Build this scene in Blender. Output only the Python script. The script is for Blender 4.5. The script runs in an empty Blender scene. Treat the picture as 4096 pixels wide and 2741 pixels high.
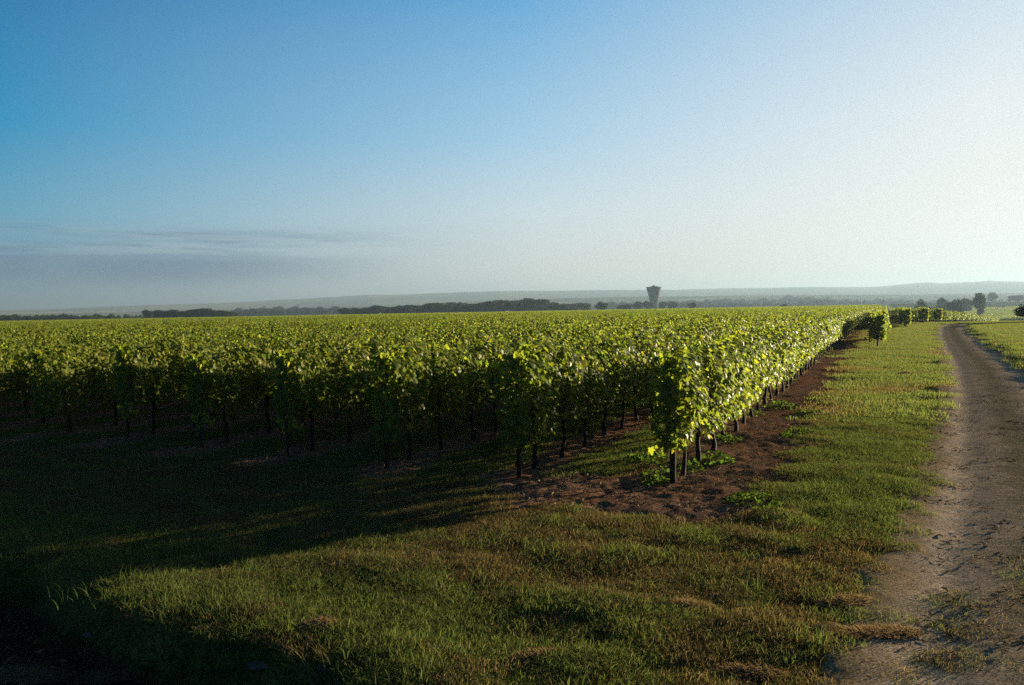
import bpy, math, random
import numpy as np
from mathutils import Matrix, Vector

S = bpy.context.scene
R = math.radians
random.seed(7)
rng = np.random.default_rng(11)

# ------------------------------------------------------------------ camera
CAM_H = 2.2
cd = bpy.data.cameras.new('camera')
cam = bpy.data.objects.new('camera', cd)
S.collection.objects.link(cam)
S.camera = cam
S.render.resolution_x, S.render.resolution_y = 1024, 685
cd.sensor_width = 36
cd.lens = 28
cd.clip_start = 0.05
cd.clip_end = 40000
PITCH, ROLL = R(2.31), R(1.06)
Fv = Vector((0, math.cos(PITCH), -math.sin(PITCH)))
U0 = Vector((0, math.sin(PITCH), math.cos(PITCH)))
X0 = Vector((1, 0, 0))
Rv = math.cos(ROLL) * X0 - math.sin(ROLL) * U0
Uv = math.sin(ROLL) * X0 + math.cos(ROLL) * U0
cm = Matrix((Rv, Uv, -Fv)).transposed().to_4x4()
cm.translation = (0, 0, CAM_H)
cam.matrix_world = cm
FP = 4096 * 28 / 36


def ray(px, py):
    return Fv + Rv * ((px - 2048) / FP) - Uv * ((py - 1370.5) / FP)


def on_ground(px, py, z=0.0):
    d = ray(px, py)
    t = (z - CAM_H) / d.z
    return (d.x * t, d.y * t)


def at_depth(px, py, Y):
    d = ray(px, py)
    t = Y / d.y
    return (d.x * t, Y, CAM_H + d.z * t)


# ------------------------------------------------------------------ light
SUN_AZ, SUN_EL = R(59), R(8.5)          # azimuth clockwise from the view axis
SUN_DIR = Vector((math.sin(SUN_AZ) * math.cos(SUN_EL), math.cos(SUN_AZ) * math.cos(SUN_EL), math.sin(SUN_EL)))
sl = bpy.data.lights.new('sun', 'SUN')
sl.energy = 5.0
sl.angle = R(0.55)
sl.color = (1.0, 0.84, 0.60)
so = bpy.data.objects.new('sun', sl)
S.collection.objects.link(so)
so.rotation_euler = SUN_DIR.to_track_quat('Z', 'Y').to_euler()
S.view_settings.view_transform = 'Standard'
S.view_settings.look = 'None'
S.view_settings.gamma = 1
S.view_settings.exposure = 2.2
S.view_settings.use_curve_mapping = False

S.render.engine = 'CYCLES'
S.cycles.max_bounces = 5
S.cycles.diffuse_bounces = 2
S.cycles.glossy_bounces = 2
S.cycles.transmission_bounces = 3
S.cycles.transparent_max_bounces = 4
S.cycles.volume_bounces = 0
S.cycles.use_denoising = False
S.cycles.sample_clamp_indirect = 4


class NT:
    """tiny helper to write node trees"""
    def __init__(s, nt):
        s.nt = nt

    def n(s, kind, **kw):
        nd = s.nt.nodes.new(kind)
        for k, v in kw.items():
            setattr(nd, k, v)
        return nd

    def link(s, a, b):
        s.nt.links.new(a, b)

    def put(s, sock, v):
        if isinstance(v, bpy.types.NodeSocket):
            s.link(v, sock)
        elif v is not None:
            sock.default_value = v

    def math(s, op, a, b=None, c=None, clamp=False):
        nd = s.n('ShaderNodeMath', operation=op, use_clamp=clamp)
        s.put(nd.inputs[0], a)
        s.put(nd.inputs[1], b)
        if c is not None:
            s.put(nd.inputs[2], c)
        return nd.outputs[0]

    def vmath(s, op, a, b=None):
        nd = s.n('ShaderNodeVectorMath', operation=op)
        s.put(nd.inputs[0], a)
        s.put(nd.inputs[1], b)
        return nd

    def ramp(s, fac, stops, interp='LINEAR'):
        nd = s.n('ShaderNodeValToRGB')
        cr = nd.color_ramp
        cr.interpolation = interp
        while len(cr.elements) < len(stops):
            cr.elements.new(0.5)
        for e, (p, c) in zip(cr.elements, stops):
            e.position = p
            e.color = tuple(c) + (1,) if len(c) == 3 else c
        s.put(nd.inputs[0], fac)
        return nd.outputs[0]

    def maprange(s, v, a, b, c=0.0, d=1.0, smooth=True):
        nd = s.n('ShaderNodeMapRange', interpolation_type='SMOOTHSTEP' if smooth else 'LINEAR')
        s.put(nd.inputs[0], v)
        for i, x in zip((1, 2, 3, 4), (a, b, c, d)):
            nd.inputs[i].default_value = x
        return nd.outputs[0]

    def mix(s, fac, a, b, mode='MIX'):
        nd = s.n('ShaderNodeMix', data_type='RGBA', blend_type=mode)
        s.put(nd.inputs[0], fac)
        s.put(nd.inputs[6], a if isinstance(a, bpy.types.NodeSocket) else tuple(a) + (1,))
        s.put(nd.inputs[7], b if isinstance(b, bpy.types.NodeSocket) else tuple(b) + (1,))
        return nd.outputs[2]

    def noise(s, vec, scale, detail=3, rough=0.55, dims='3D'):
        nd = s.n('ShaderNodeTexNoise', noise_dimensions=dims)
        if vec is not None:
            s.link(vec, nd.inputs['Vector'])
        nd.inputs['Scale'].default_value = scale
        nd.inputs['Detail'].default_value = detail
        nd.inputs['Roughness'].default_value = rough
        return nd.outputs[0]


# ------------------------------------------------------------------ sky
w = bpy.data.worlds.new('World')
S.world = w
w.use_nodes = True
T = NT(w.node_tree)
bg = w.node_tree.nodes['Background']
tc = T.n('ShaderNodeTexCoord')
D = tc.outputs['Generated']
sep = T.n('ShaderNodeSeparateXYZ')
T.link(D, sep.inputs[0])
el = T.math('MULTIPLY', T.math('ARCSINE', sep.outputs[2]), 2 / math.pi)        # 0..1 for 0..90 deg
el = T.math('MAXIMUM', el, 0.0)
dt = T.vmath('DOT_PRODUCT', D, tuple(SUN_DIR)).outputs['Value']
gam = T.math('DIVIDE', T.math('ARCCOSINE', dt), math.pi)                          # 0..1 for 0..180 deg
def lin(c):
    return tuple((x / 255 / 12.92) if x / 255 < 0.04045 else ((x / 255 + 0.055) / 1.055) ** 2.4 for x in c)
d90 = 1 / 90
left = T.ramp(el, [(0, lin((112, 148, 164))), (2 * d90, lin((122, 160, 178))), (6.5 * d90, lin((98, 170, 200))),
                   (12 * d90, lin((10, 146, 196))), (23 * d90, lin((0, 96, 158))), (40 * d90, lin((1, 36, 80))), (1, lin((1, 14, 40)))])
mid = T.ramp(el, [(0, lin((226, 226, 214))), (3 * d90, lin((222, 227, 220))), (7 * d90, lin((207, 226, 233))),
                  (12 * d90, lin((162, 206, 233))), (23 * d90, lin((72, 160, 215))), (40 * d90, lin((10, 60, 110))), (1, lin((1, 14, 40)))])
right = T.ramp(el, [(0, lin((244, 240, 228))), (5 * d90, lin((244, 242, 233))), (12 * d90, lin((230, 236, 238))),
                    (23 * d90, lin((174, 206, 229))), (45 * d90, lin((30, 80, 130))), (1, lin((1, 14, 40)))])
near = T.ramp(el, [(0, (.95, .90, .76)), (10 * d90, (.92, .90, .82)), (30 * d90, (.5, .65, .75)), (1, lin((1, 14, 40)))])
m1 = T.mix(T.maprange(gam, 90 / 180, 57 / 180, smooth=False), left, mid)
m2 = T.mix(T.maprange(gam, 57 / 180, 28 / 180, smooth=False), m1, right)
m3 = T.mix(T.maprange(gam, 28 / 180, 6 / 180), m2, near)
# thin grey cloud streaks low in the left of the sky
mp = T.n('ShaderNodeMapping')
mp.inputs['Scale'].default_value = (1.6, 1.6, 26)
mp.inputs['Rotation'].default_value = (0, R(-1.2), 0)
T.link(D, mp.inputs[0])
cn = T.noise(mp.outputs[0], 2.1, 5, 0.6)
cl = T.maprange(cn, 0.36, 0.60)
band = T.math('MULTIPLY', T.maprange(el, 3.4 * d90, 4.5 * d90), T.maprange(el, 6.3 * d90, 5.0 * d90))
azm = T.maprange(sep.outputs[0], 0.02, -0.42)
cfac = T.math('MULTIPLY', T.math('MULTIPLY', cl, band), T.math('MULTIPLY', azm, 0.8))
cn2 = T.noise(mp.outputs[0], 5.3, 4, 0.6)
ccol = T.mix(T.maprange(cn2, 0.42, 0.62), lin((104, 136, 166)), lin((158, 182, 192)))
m4 = T.mix(cfac, m3, ccol)
# flat blue-grey cloud bank under the streaks
mpb = T.n('ShaderNodeMapping')
mpb.inputs['Scale'].default_value = (3, 3, 10)
T.link(D, mpb.inputs[0])
bn = T.noise(mpb.outputs[0], 1.6, 4, 0.6)
elb = T.math('ADD', el, T.math('MULTIPLY', T.math('SUBTRACT', bn, 0.5), 0.9 * d90))
bank = T.math('MULTIPLY', T.maprange(elb, 1.2 * d90, 3.0 * d90), T.maprange(elb, 4.3 * d90, 3.5 * d90))
bank = T.math('MULTIPLY', bank, T.math('MULTIPLY', T.maprange(sep.outputs[0], -0.08, -0.40), T.maprange(bn, .3, .55, .55, .85)))
m4 = T.mix(bank, m4, lin((92, 126, 156)))
# the upper dome is the physical sky
sky = T.n('ShaderNodeTexSky', sky_type='NISHITA')
sky.sun_disc = False
sky.sun_elevation = SUN_EL
sky.sun_rotation = SUN_AZ
sky.ozone_density = 4
sky.dust_density = 0.4
skys = T.n('ShaderNodeVectorMath', operation='SCALE')
T.link(sky.outputs[0], skys.inputs[0])
skys.inputs['Scale'].default_value = 0.12
m5 = T.mix(T.math('MULTIPLY', T.maprange(el, 30 * d90, 60 * d90), 0.4), m4, skys.outputs[0])
T.link(T.mix(1.0, m5, (2.18, 2.18, 2.18), 'MULTIPLY'), bg.inputs[0])
bg.inputs[1].default_value = 0.1


# ------------------------------------------------------------------ object helpers
def tag(o, label=None, cat=None, group=None, kind=None):
    if label: o['label'] = label
    if cat: o['category'] = cat
    if group: o['group'] = group
    if kind: o['kind'] = kind
    return o


def empty(name, loc, rz=0.0, sc=1.0):
    o = bpy.data.objects.new(name, None)
    o.location = loc
    o.rotation_euler = (0, 0, rz)
    o.scale = (sc, sc, sc)
    o.empty_display_size = 0.2
    S.collection.objects.link(o)
    return o


def mesh(name, V, F, mats=(), cols=None, smooth=False, mi=None):
    """V (n,3); F list of tuples or (m,k) array; cols (n,3) vertex colours"""
    me = bpy.data.meshes.new(name)
    V = np.asarray(V, dtype=np.float32)
    if isinstance(F, np.ndarray):
        m, k = F.shape
        me.vertices.add(len(V))
        me.vertices.foreach_set('co', V.ravel())
        me.loops.add(m * k)
        me.loops.foreach_set('vertex_index', F.astype(np.int32).ravel())
        me.polygons.add(m)
        me.polygons.foreach_set('loop_start', np.arange(0, m * k, k, dtype=np.int32))
        me.polygons.foreach_set('loop_total', np.full(m, k, dtype=np.int32))
        me.update(calc_edges=True)
    else:
        me.from_pydata([tuple(v) for v in V], [], F)
    if smooth:
        me.polygons.foreach_set('use_smooth', np.ones(len(me.polygons), dtype=bool))
    if cols is not None:
        a = me.color_attributes.new('col', 'FLOAT_COLOR', 'POINT')
        c = np.ones((len(V), 4), dtype=np.float32)
        c[:, :3] = cols
        a.data.foreach_set('color', c.ravel())
    for mt in mats:
        me.materials.append(mt)
    if mi is not None:
        me.polygons.foreach_set('material_index', np.asarray(mi, dtype=np.int32))
    me.update()
    return me


def link(name, me, parent=None, loc=None):
    o = bpy.data.objects.new(name, me)
    S.collection.objects.link(o)
    if parent is not None: o.parent = parent
    if loc is not None: o.location = loc
    return o


# numpy value noise -------------------------------------------------
_perm = rng.random((256, 256))


def vnoise(x, y):
    xi, yi = np.floor(x).astype(int), np.floor(y).astype(int)
    fx, fy = x - xi, y - yi
    fx = fx * fx * (3 - 2 * fx)
    fy = fy * fy * (3 - 2 * fy)
    g = lambda a, b: _perm[a & 255, b & 255]
    return (g(xi, yi) * (1 - fx) + g(xi + 1, yi) * fx) * (1 - fy) + (g(xi, yi + 1) * (1 - fx) + g(xi + 1, yi + 1) * fx) * fy


def fbm(x, y, o=4, gain=0.5):
    s, a, t = 0, 1.0, 0
    for i in range(o):
        s = s + a * vnoise(x * 2 ** i + 17 * i, y * 2 ** i - 31 * i)
        t += a
        a *= gain
    return s / t                                    # 0..1


def sstep(a, b, x):
    t = np.clip((x - a) / (b - a), 0, 1)
    return t * t * (3 - 2 * t)


# ------------------------------------------------------------------ layout
ROW_AZ = R(25.2)
ROW_U = np.array((math.sin(ROW_AZ), math.cos(ROW_AZ)))
ROW_N = np.array((-math.cos(ROW_AZ), math.sin(ROW_AZ)))      # to the left of the rows
P1 = np.array(on_ground(2690, 1935))
D1, T1 = float(P1 @ ROW_N), float(P1 @ ROW_U)
ROW_GAP = 2.0


def to_row(x, y):
    return x * ROW_N[0] + y * ROW_N[1], x * ROW_U[0] + y * ROW_U[1]       # offset to the left, distance along


def from_row(o, t):
    return o * ROW_N[0] + t * ROW_U[0], o * ROW_N[1] + t * ROW_U[1]


TRACK_L = [(3180, 2900), (3420, 2700), (3520, 2350), (3640, 2150), (3705, 2000), (3750, 1850), (3792, 1650), (3803, 1550), (3790, 1450),
           (3762, 1390), (3748, 1350), (3752, 1322)]
TRACK_Lw = np.array([on_ground(*p) for p in TRACK_L])
TRACK_Rpx = [(4096, 1500), (4000, 1430), (3935, 1375), (3893, 1345), (3872, 1322)]
TRACK_Rw = np.array([on_ground(*p) for p in TRACK_Rpx])
# centre line: left edge pushed right by half the width
def sstep_(a, b, x):
    t = np.clip((x - a) / (b - a), 0, 1)
    return t * t * (3 - 2 * t)
def offset_line(P, d):
    tg = np.gradient(P, axis=0)
    tg /= np.linalg.norm(tg, axis=1)[:, None]
    return P + np.stack((tg[:, 1], -tg[:, 0]), 1) * d
WID = 2.45
_cl = offset_line(TRACK_Lw, WID / 2 - .2) - np.outer(sstep_(14, 7, TRACK_Lw[:, 1]), (-.14, 0))
_end = _cl[-1]
_dirn = _cl[-1] - _cl[-2]
_dirn /= np.linalg.norm(_dirn)
CL = np.vstack([[(1.0, -6.0), (1.9, 0.0)], _cl,
                [on_ground(3806, 1311), on_ground(3822, 1301.5), on_ground(3840, 1297)]])
# resample smooth
def resample(P, n):
    d = np.r_[0, np.cumsum(np.linalg.norm(np.diff(P, axis=0), axis=1))]
    s = np.linspace(0, d[-1], n)
    Q = np.stack([np.interp(s, d, P[:, i]) for i in (0, 1)], 1)
    for _ in range(10):
        Q[1:-1] = (Q[:-2] + 2 * Q[1:-1] + Q[2:]) / 4
    return Q
CL = resample(CL, 160)


def track_coord(x, y):
    """signed lateral distance from the track's centre line (right positive)"""
    x = np.asarray(x, float); y = np.asarray(y, float)
    shp = x.shape
    x = x.ravel(); y = y.ravel()
    best = np.full(x.shape, 1e9); sgn = np.zeros(x.shape)
    near = np.hypot(x, y) < 180
    xs, ys = x[near], y[near]
    b = np.full(xs.shape, 1e9); sg = np.zeros(xs.shape)
    for i in range(len(CL) - 1):
        ax, ay = CL[i]; bx, by = CL[i + 1]
        dx, dy = bx - ax, by - ay
        L2 = dx * dx + dy * dy
        t = np.clip(((xs - ax) * dx + (ys - ay) * dy) / L2, 0, 1)
        qx, qy = xs - ax - t * dx, ys - ay - t * dy
        d = np.hypot(qx, qy)
        c = np.sign(qx * dy - qy * dx)
        m = d < b
        b[m] = d[m]; sg[m] = c[m]
    best[near] = b; sgn[near] = sg
    return (best * np.where(sgn == 0, 1, sgn)).reshape(shp)


# lip of the ditch at the lower left of the view
LIP = np.array([on_ground(200, 2250), on_ground(340, 2350), on_ground(600, 2450), on_ground(900, 2530), on_ground(1200, 2590),
                on_ground(1400, 2650), on_ground(1540, 2741), on_ground(1660, 2900)])
LIP = np.vstack([LIP[0] + np.array((-6, 2.2)), LIP, [(-0.5, 1.0), (-0.6, -8)]])


def lip_side(x, y):
    """distance to the lip, positive on the ditch side"""
    x = np.asarray(x, float); y = np.asarray(y, float)
    b = np.full(x.shape, 1e9); sg = np.ones(x.shape)
    for i in range(len(LIP) - 1):
        ax, ay = LIP[i]; bx, by = LIP[i + 1]
        dx, dy = bx - ax, by - ay
        t = np.clip(((x - ax) * dx + (y - ay) * dy) / (dx * dx + dy * dy), 0, 1)
        qx, qy = x - ax - t * dx, y - ay - t * dy
        d = np.hypot(qx, qy)
        c = np.sign(qx * dy - qy * dx)
        m = d < b
        b = np.where(m, d, b); sg = np.where(m, c, sg)
    return b * sg


VAL_Y = [0, 85, 110, 225, 345, 430, 550, 900, 1500, 4000]
VAL_Z = [0, 0, -.6, -3.6, -6.7, -7.0, -5.6, 1.2, 0, 0]


def height(x, y, detail=True):
    x = np.asarray(x, float); y = np.asarray(y, float)
    o, t = to_row(x, y)
    r = np.hypot(x, y)
    z = np.interp(y, VAL_Y, VAL_Z) * sstep(3, -8, o)
    # broad undulation of the far fields
    z = z + (fbm(x / 260, y / 260, 3) - 0.5) * 3.0 * sstep(500, 900, r)
    td = track_coord(x, y)
    ls = lip_side(x, y)
    lipj = ls + (fbm(x * 1.3, y * 1.3, 3) - 0.5) * 0.3
    z = z - 0.38 * sstep(-0.02, 0.22, lipj) + 0.28 * sstep(1.0, 1.9, ls) * sstep(-1, 1, y) + 0.03 * np.exp(-((lipj + .25) / .3) ** 2)
    # verge bank to the right of the track
    z = z + 0.22 * sstep(1.25, 2.0, td) * sstep(60, 40, td) * sstep(16, 26, r) * sstep(110, 70, r)
    # dirt ruts
    z = z - 0.035 * np.exp(-((np.abs(td) - 0.78) / 0.24) ** 2) * sstep(0, 4, y)
    if detail:
        ontrack = sstep(1.5, 1.0, np.abs(td))
        near = sstep(60, 25, r)
        grass = 1 - ontrack
        h1 = fbm(x * 1.1 + 3, y * 1.9 + 8, 3) - 0.5
        h2 = fbm(x * 3.7, y * 4.3, 3) - 0.5
        rough_zone = sstep(11.5, 8.0, t) * sstep(-4.5, -1.5, td)
        z = z + grass * near * (0.07 * h1 + 0.05 * (fbm(x * 7.3, y * 8.9, 2) - .5) * sstep(30, 14, r) + 0.058 * h2 * (0.6 + 0.8 * rough_zone))
        z = z + ontrack * near * 0.010 * h2
        z = z + (0.022 - .016 * ontrack) * (fbm(x * 14, y * 14, 2) - 0.5) * sstep(22, 12, r)
    return z


def on_terrain(px, py):
    d = ray(px, py)
    t = 2.5
    while t < 400:
        x, y, z = d.x * t, d.y * t, CAM_H + d.z * t
        if z < hz(x, y):
            return (x, y)
        t += .03
    return on_ground(px, py)


def hz(x, y):
    return float(height(np.array([x]), np.array([y]))[0])


# ------------------------------------------------------------------ materials
def new_mat(name):
    m = bpy.data.materials.new(name)
    m.use_nodes = True
    nt = m.node_tree
    p = nt.nodes['Principled BSDF']
    p.inputs['Roughness'].default_value = 0.9
    p.inputs['Specular IOR Level'].default_value = 0.2
    return m, NT(nt), p


def matte(t, p):
    """swap the principled shader for plain diffuse: dry soil and grass have no grazing sheen"""
    d = t.n('ShaderNodeBsdfDiffuse')
    for a, b in (('Base Color', 'Color'), ('Normal', 'Normal')):
        if p.inputs[a].is_linked:
            t.link(p.inputs[a].links[0].from_socket, d.inputs[b])
    d.inputs['Roughness'].default_value = 0.6
    for l in list(p.outputs[0].links):
        t.link(d.outputs[0], l.to_socket)
    t.nt.nodes.remove(p)


def leaf_mat(name, base_mul, trans_col, trans=0.45, rough=0.38, spec=0.5, world_vary=None):
    m, t, p = new_mat(name)
    at = t.n('ShaderNodeAttribute', attribute_name='col')
    geo = t.n('ShaderNodeNewGeometry')
    c = t.mix(1.0, at.outputs['Color'], base_mul, 'MULTIPLY')
    tcol = t.mix(1.0, at.outputs['Color'], trans_col, 'MULTIPLY')
    if world_vary:
        n = t.noise(geo.outputs['Position'], world_vary[0], 3, 0.6)
        f = t.maprange(n, 0.38, 0.62)
        c = t.mix(f, c, t.mix(1.0, c, world_vary[1], 'MULTIPLY'))
        tcol = t.mix(f, tcol, t.mix(1.0, tcol, world_vary[1], 'MULTIPLY'))
    t.link(c, p.inputs['Base Color'])
    p.inputs['Roughness'].default_value = rough
    p.inputs['Specular IOR Level'].default_value = spec
    tr = t.n('ShaderNodeBsdfTranslucent')
    t.link(tcol, tr.inputs[0])
    ms = t.n('ShaderNodeMixShader')
    ms.inputs[0].default_value = trans
    t.link(p.outputs[0], ms.inputs[1])
    t.link(tr.outputs[0], ms.inputs[2])
    t.link(ms.outputs[0], t.nt.nodes['Material Output'].inputs[0])
    if spec < .06:
        matte(t, p)
    return m


M_VINE = leaf_mat('vine_leaf', (1.42, 1.08, 1.6), (3.3, 2.8, 1.7), 0.43, 0.42, 0.07)
M_TREE = leaf_mat('tree_leaf', (.75, .8, .8), (1.0, 1.15, 0.6), 0.25, 0.8, 0.04)
M_GRASS = leaf_mat('grass_blade', (.80, .78, 1.05), (1.25, 1.15, 0.95), 0.35, 0.9, 0.03)
M_WEED = leaf_mat('weed_leaf', (1, 1, 1), (1.8, 2.0, 0.9), 0.35, 0.85, 0.03)

m, t, p = new_mat('bark')
geo = t.n('ShaderNodeNewGeometry')
mp = t.n('ShaderNodeMapping'); mp.inputs['Scale'].default_value = (30, 30, 6)
t.link(geo.outputs['Position'], mp.inputs[0])
t.link(t.ramp(t.noise(mp.outputs[0], 1.0, 4), [(.3, (.006, .005, .004)), (.7, (.020, .015, .012))]), p.inputs['Base Color'])
M_BARK = m
m, t, p = new_mat('weathered_wood')
geo = t.n('ShaderNodeNewGeometry')
mp = t.n('ShaderNodeMapping'); mp.inputs['Scale'].default_value = (40, 40, 4)
t.link(geo.outputs['Position'], mp.inputs[0])
t.link(t.ramp(t.noise(mp.outputs[0], 1.0, 4), [(.3, (.008, .006, .005)), (.7, (.026, .020, .016))]), p.inputs['Base Color'])
M_WOOD = m
m, t, p = new_mat('concrete')
geo = t.n('ShaderNodeNewGeometry')
mp = t.n('ShaderNodeMapping'); mp.inputs['Scale'].default_value = (.5, .5, .08)
t.link(geo.outputs['Position'], mp.inputs[0])
t.link(t.ramp(t.noise(mp.outputs[0], 1.0, 4), [(.3, (.11, .108, .10)), (.7, (.20, .19, .175))]), p.inputs['Base Color'])
M_CONC = m
m, t, p = new_mat('concrete_dark')
p.inputs['Base Color'].default_value = (.08, .08, .085, 1)
M_CONCD = m
m, t, p = new_mat('limestone')
geo = t.n('ShaderNodeNewGeometry')
t.link(t.ramp(t.noise(geo.outputs['Position'], 25, 4), [(.3, (.045, .042, .036)), (.7, (.12, .112, .098))]), p.inputs['Base Color'])
M_STONE = m
m, t, p = new_mat('straw')
at = t.n('ShaderNodeAttribute', attribute_name='col')
t.link(at.outputs['Color'], p.inputs['Base Color'])
p.inputs['Roughness'].default_value = .95
p.inputs['Specular IOR Level'].default_value = .02
M_STRAW = m


# ground: the vertex colour carries what grows or lies there, noise breaks it up
def ground_material(name, is_far):
    m, t, p = new_mat(name)
    at = t.n('ShaderNodeAttribute', attribute_name='col')
    geo = t.n('ShaderNodeNewGeometry')
    pos = geo.outputs['Position']
    c = at.outputs['Color']
    if is_far:
        n1 = t.noise(pos, 0.02, 4, 0.6)
        n2 = t.noise(pos, 0.004, 3, 0.6)
        c = t.mix(t.maprange(n1, .35, .65), t.mix(1.0, c, (.65, .70, .7), 'MULTIPLY'), t.mix(1.0, c, (1.1, 1.1, 1.0), 'MULTIPLY'))
        c = t.mix(t.maprange(n2, .45, .6), c, t.mix(1.0, c, (1.1, 1.0, 1.0), 'MULTIPLY'))
    else:
        n1 = t.noise(pos, 38, 4, 0.7)
        n2 = t.noise(pos, 5.5, 4, 0.6)
        n3 = t.noise(pos, 0.9, 3, 0.6)
        c = t.mix(t.maprange(n1, .34, .66), t.mix(1.0, c, (.40, .42, .45), 'MULTIPLY'), t.mix(1.0, c, (1.7, 1.62, 1.5), 'MULTIPLY'))
        c = t.mix(t.maprange(n2, .35, .65), t.mix(1.0, c, (.68, .70, .72), 'MULTIPLY'), t.mix(1.0, c, (1.25, 1.22, 1.2), 'MULTIPLY'))
        c = t.mix(t.maprange(n3, .4, .6), c, t.mix(1.0, c, (1.18, 1.05, .9), 'MULTIPLY'))
        b = t.n('ShaderNodeBump')
        b.inputs['Strength'].default_value = 0.9
        b.inputs['Distance'].default_value = 0.02
        t.link(t.math('ADD', t.noise(pos, 60, 4, 0.7), t.math('MULTIPLY', n2, 1.5)), b.inputs['Height'])
        t.link(b.outputs[0], p.inputs['Normal'])
    t.link(c, p.inputs['Base Color'])
    matte(t, p)
    return m


M_GROUND = ground_material('ground_near', False)
M_FAR = ground_material('ground_far', True)

C_GRASS = np.array((.062, .062, .018))
C_GREEN = np.array((.056, .078, .016))
C_DRY = np.array((.16, .12, .055))
C_SOIL = np.array((.145, .086, .057))
C_DIRT = np.array((.37, .285, .190))
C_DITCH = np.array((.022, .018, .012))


def zone(x, y):
    """weights: grass cover 0..1, greenness 0..1, soil 0..1"""
    o, tt = to_row(x, y)
    td = track_coord(x, y)
    r = np.hypot(x, y)
    jit = (fbm(x * 1.7, y * 1.7, 3) - 0.5)
    # tilled soil under each row
    k = (o - D1) / ROW_GAP
    near_row = np.abs(k - np.round(k)) * ROW_GAP
    inyard = sstep(T1 - 1.6, T1 - .6, tt + jit * 1.2) * sstep(D1 - 1.35, D1 - 0.75, o + jit * .9)
    soil = inyard * sstep(0.66, 0.40, near_row + jit * 0.5)
    # the wider strip of bare soil right of the first row
    s2 = sstep(T1 - 2.2, T1 - 1.2, tt + jit * 1.6) * sstep(D1 - 1.5, D1 - 1.05, o + jit * .9) * sstep(D1 + .75 + 1.1 * (tt < T1 + .3), D1 + .3 + 1.1 * (tt < T1 + .3), o + jit * .5)
    s2 = s2 * (1 - .45 * sstep(22, 42, tt))
    soil = np.maximum(soil, s2)
    soil = sstep(.28, .62, soil * (0.55 + 0.85 * fbm(x * 2.3 + 50, y * 2.3, 3)))
    green = sstep(D1 - 1.0, D1 - 1.8, o + jit) * sstep(T1 - 3.0, T1 - 0.5, tt + jit) * sstep(.25, .5, fbm(x * .8, y * .8, 3) + .05)
    green = np.maximum(green, 0.55 * sstep(.52, .68, fbm(x * .9 + 9, y * .9 + 4, 3)))
    green = np.maximum(green, .95 * sstep(D1 + .7, D1 + 1.0, o) * sstep(T1 - 1.5, T1, tt))
    green = np.maximum(green, 0.8 * sstep(1.6, .2, np.abs(lip_side(x, y) + .6)))
    return soil, green, td, r


def ground_color(x, y):
    soil, green, td, r = zone(x, y)
    o, tt = to_row(x, y)
    dry = sstep(.40, .62, fbm(x * 1.3 - 40, y * 1.3, 4))
    c = C_GRASS + (C_DRY - C_GRASS) * (dry * .8)[..., None]
    c = c + (C_GREEN - c) * green[..., None]
    c = c + (C_SOIL - c) * soil[..., None]
    # trampled dry margin next to the track
    mar = sstep(-2.4, -1.2, td + (fbm(x * 2, y * 2, 3) - .5) * 1.2) * sstep(20, 14, r)
    c = c + (C_DRY * .9 - c) * (mar * .85)[..., None]
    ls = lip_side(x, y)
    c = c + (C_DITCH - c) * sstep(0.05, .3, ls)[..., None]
    return c


def far_color(x, y):
    o, tt = to_row(x, y)
    r = np.hypot(x, y)
    vy = np.array((.072, .090, .022))
    c = np.broadcast_to(vy, x.shape + (3,)).copy()
    f = fbm(x / 90, y / 60, 2)
    c = c + (np.array((.055, .068, .022)) - c) * (sstep(.55, .6, f) * sstep(380, 420, r))[..., None]
    c = c + (np.array((.04, .055, .022)) - c) * (sstep(.62, .7, fbm(x / 200 + 7, y / 120, 3)) * sstep(900, 1200, r))[..., None]
    return c


# ------------------------------------------------------------------ ground sheet (polar, finer towards the viewer)
ang = np.concatenate([np.radians(np.arange(-180, -46, 6)), np.radians(np.arange(-46, 46, 0.22)), np.radians(np.arange(46, 180, 6))])
rad = np.concatenate([[0.6, 1.2, 2.0, 2.8], np.geomspace(3.4, 40, 300), np.geomspace(40.5, 400, 110)[0:], np.geomspace(410, 9000, 60)])
A, RR = np.meshgrid(ang, rad, indexing='xy')
gx, gy = RR * np.sin(A), RR * np.cos(A)
gz = height(gx, gy)
gz = gz - .05 * sstep(1.15, .85, np.abs(track_coord(gx, gy))) * (gy < 76)
nr, na = gx.shape
V = np.stack((gx, gy, gz), -1).reshape(-1, 3)
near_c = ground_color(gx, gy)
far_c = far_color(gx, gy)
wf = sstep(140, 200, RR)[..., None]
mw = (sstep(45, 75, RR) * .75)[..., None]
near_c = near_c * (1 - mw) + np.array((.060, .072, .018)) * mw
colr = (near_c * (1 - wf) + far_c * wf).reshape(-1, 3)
i, j = np.meshgrid(np.arange(nr - 1), np.arange(na), indexing='ij')
j2 = (j + 1) % na
F = np.stack((i * na + j, i * na + j2, (i + 1) * na + j2, (i + 1) * na + j), -1).reshape(-1, 4)
F = F[:, ::-1].copy()
mi = np.repeat((rad[:-1] > 150).astype(int), na)
cidx = len(V)
V = np.vstack([V, [[0, 0, hz(0, 0)]]])
colr = np.vstack([colr, colr[:1]])
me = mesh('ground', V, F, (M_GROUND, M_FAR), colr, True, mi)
import bmesh
bm = bmesh.new(); bm.from_mesh(me); bm.verts.ensure_lookup_table()
for q in range(na):
    bm.faces.new((bm.verts[cidx], bm.verts[(q + 1) % na], bm.verts[q]))
bm.normal_update(); bm.to_mesh(me); bm.free()
tag(link('ground', me), 'grassy headland and open farmland sloping away to the horizon', 'ground', kind='structure')

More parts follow.
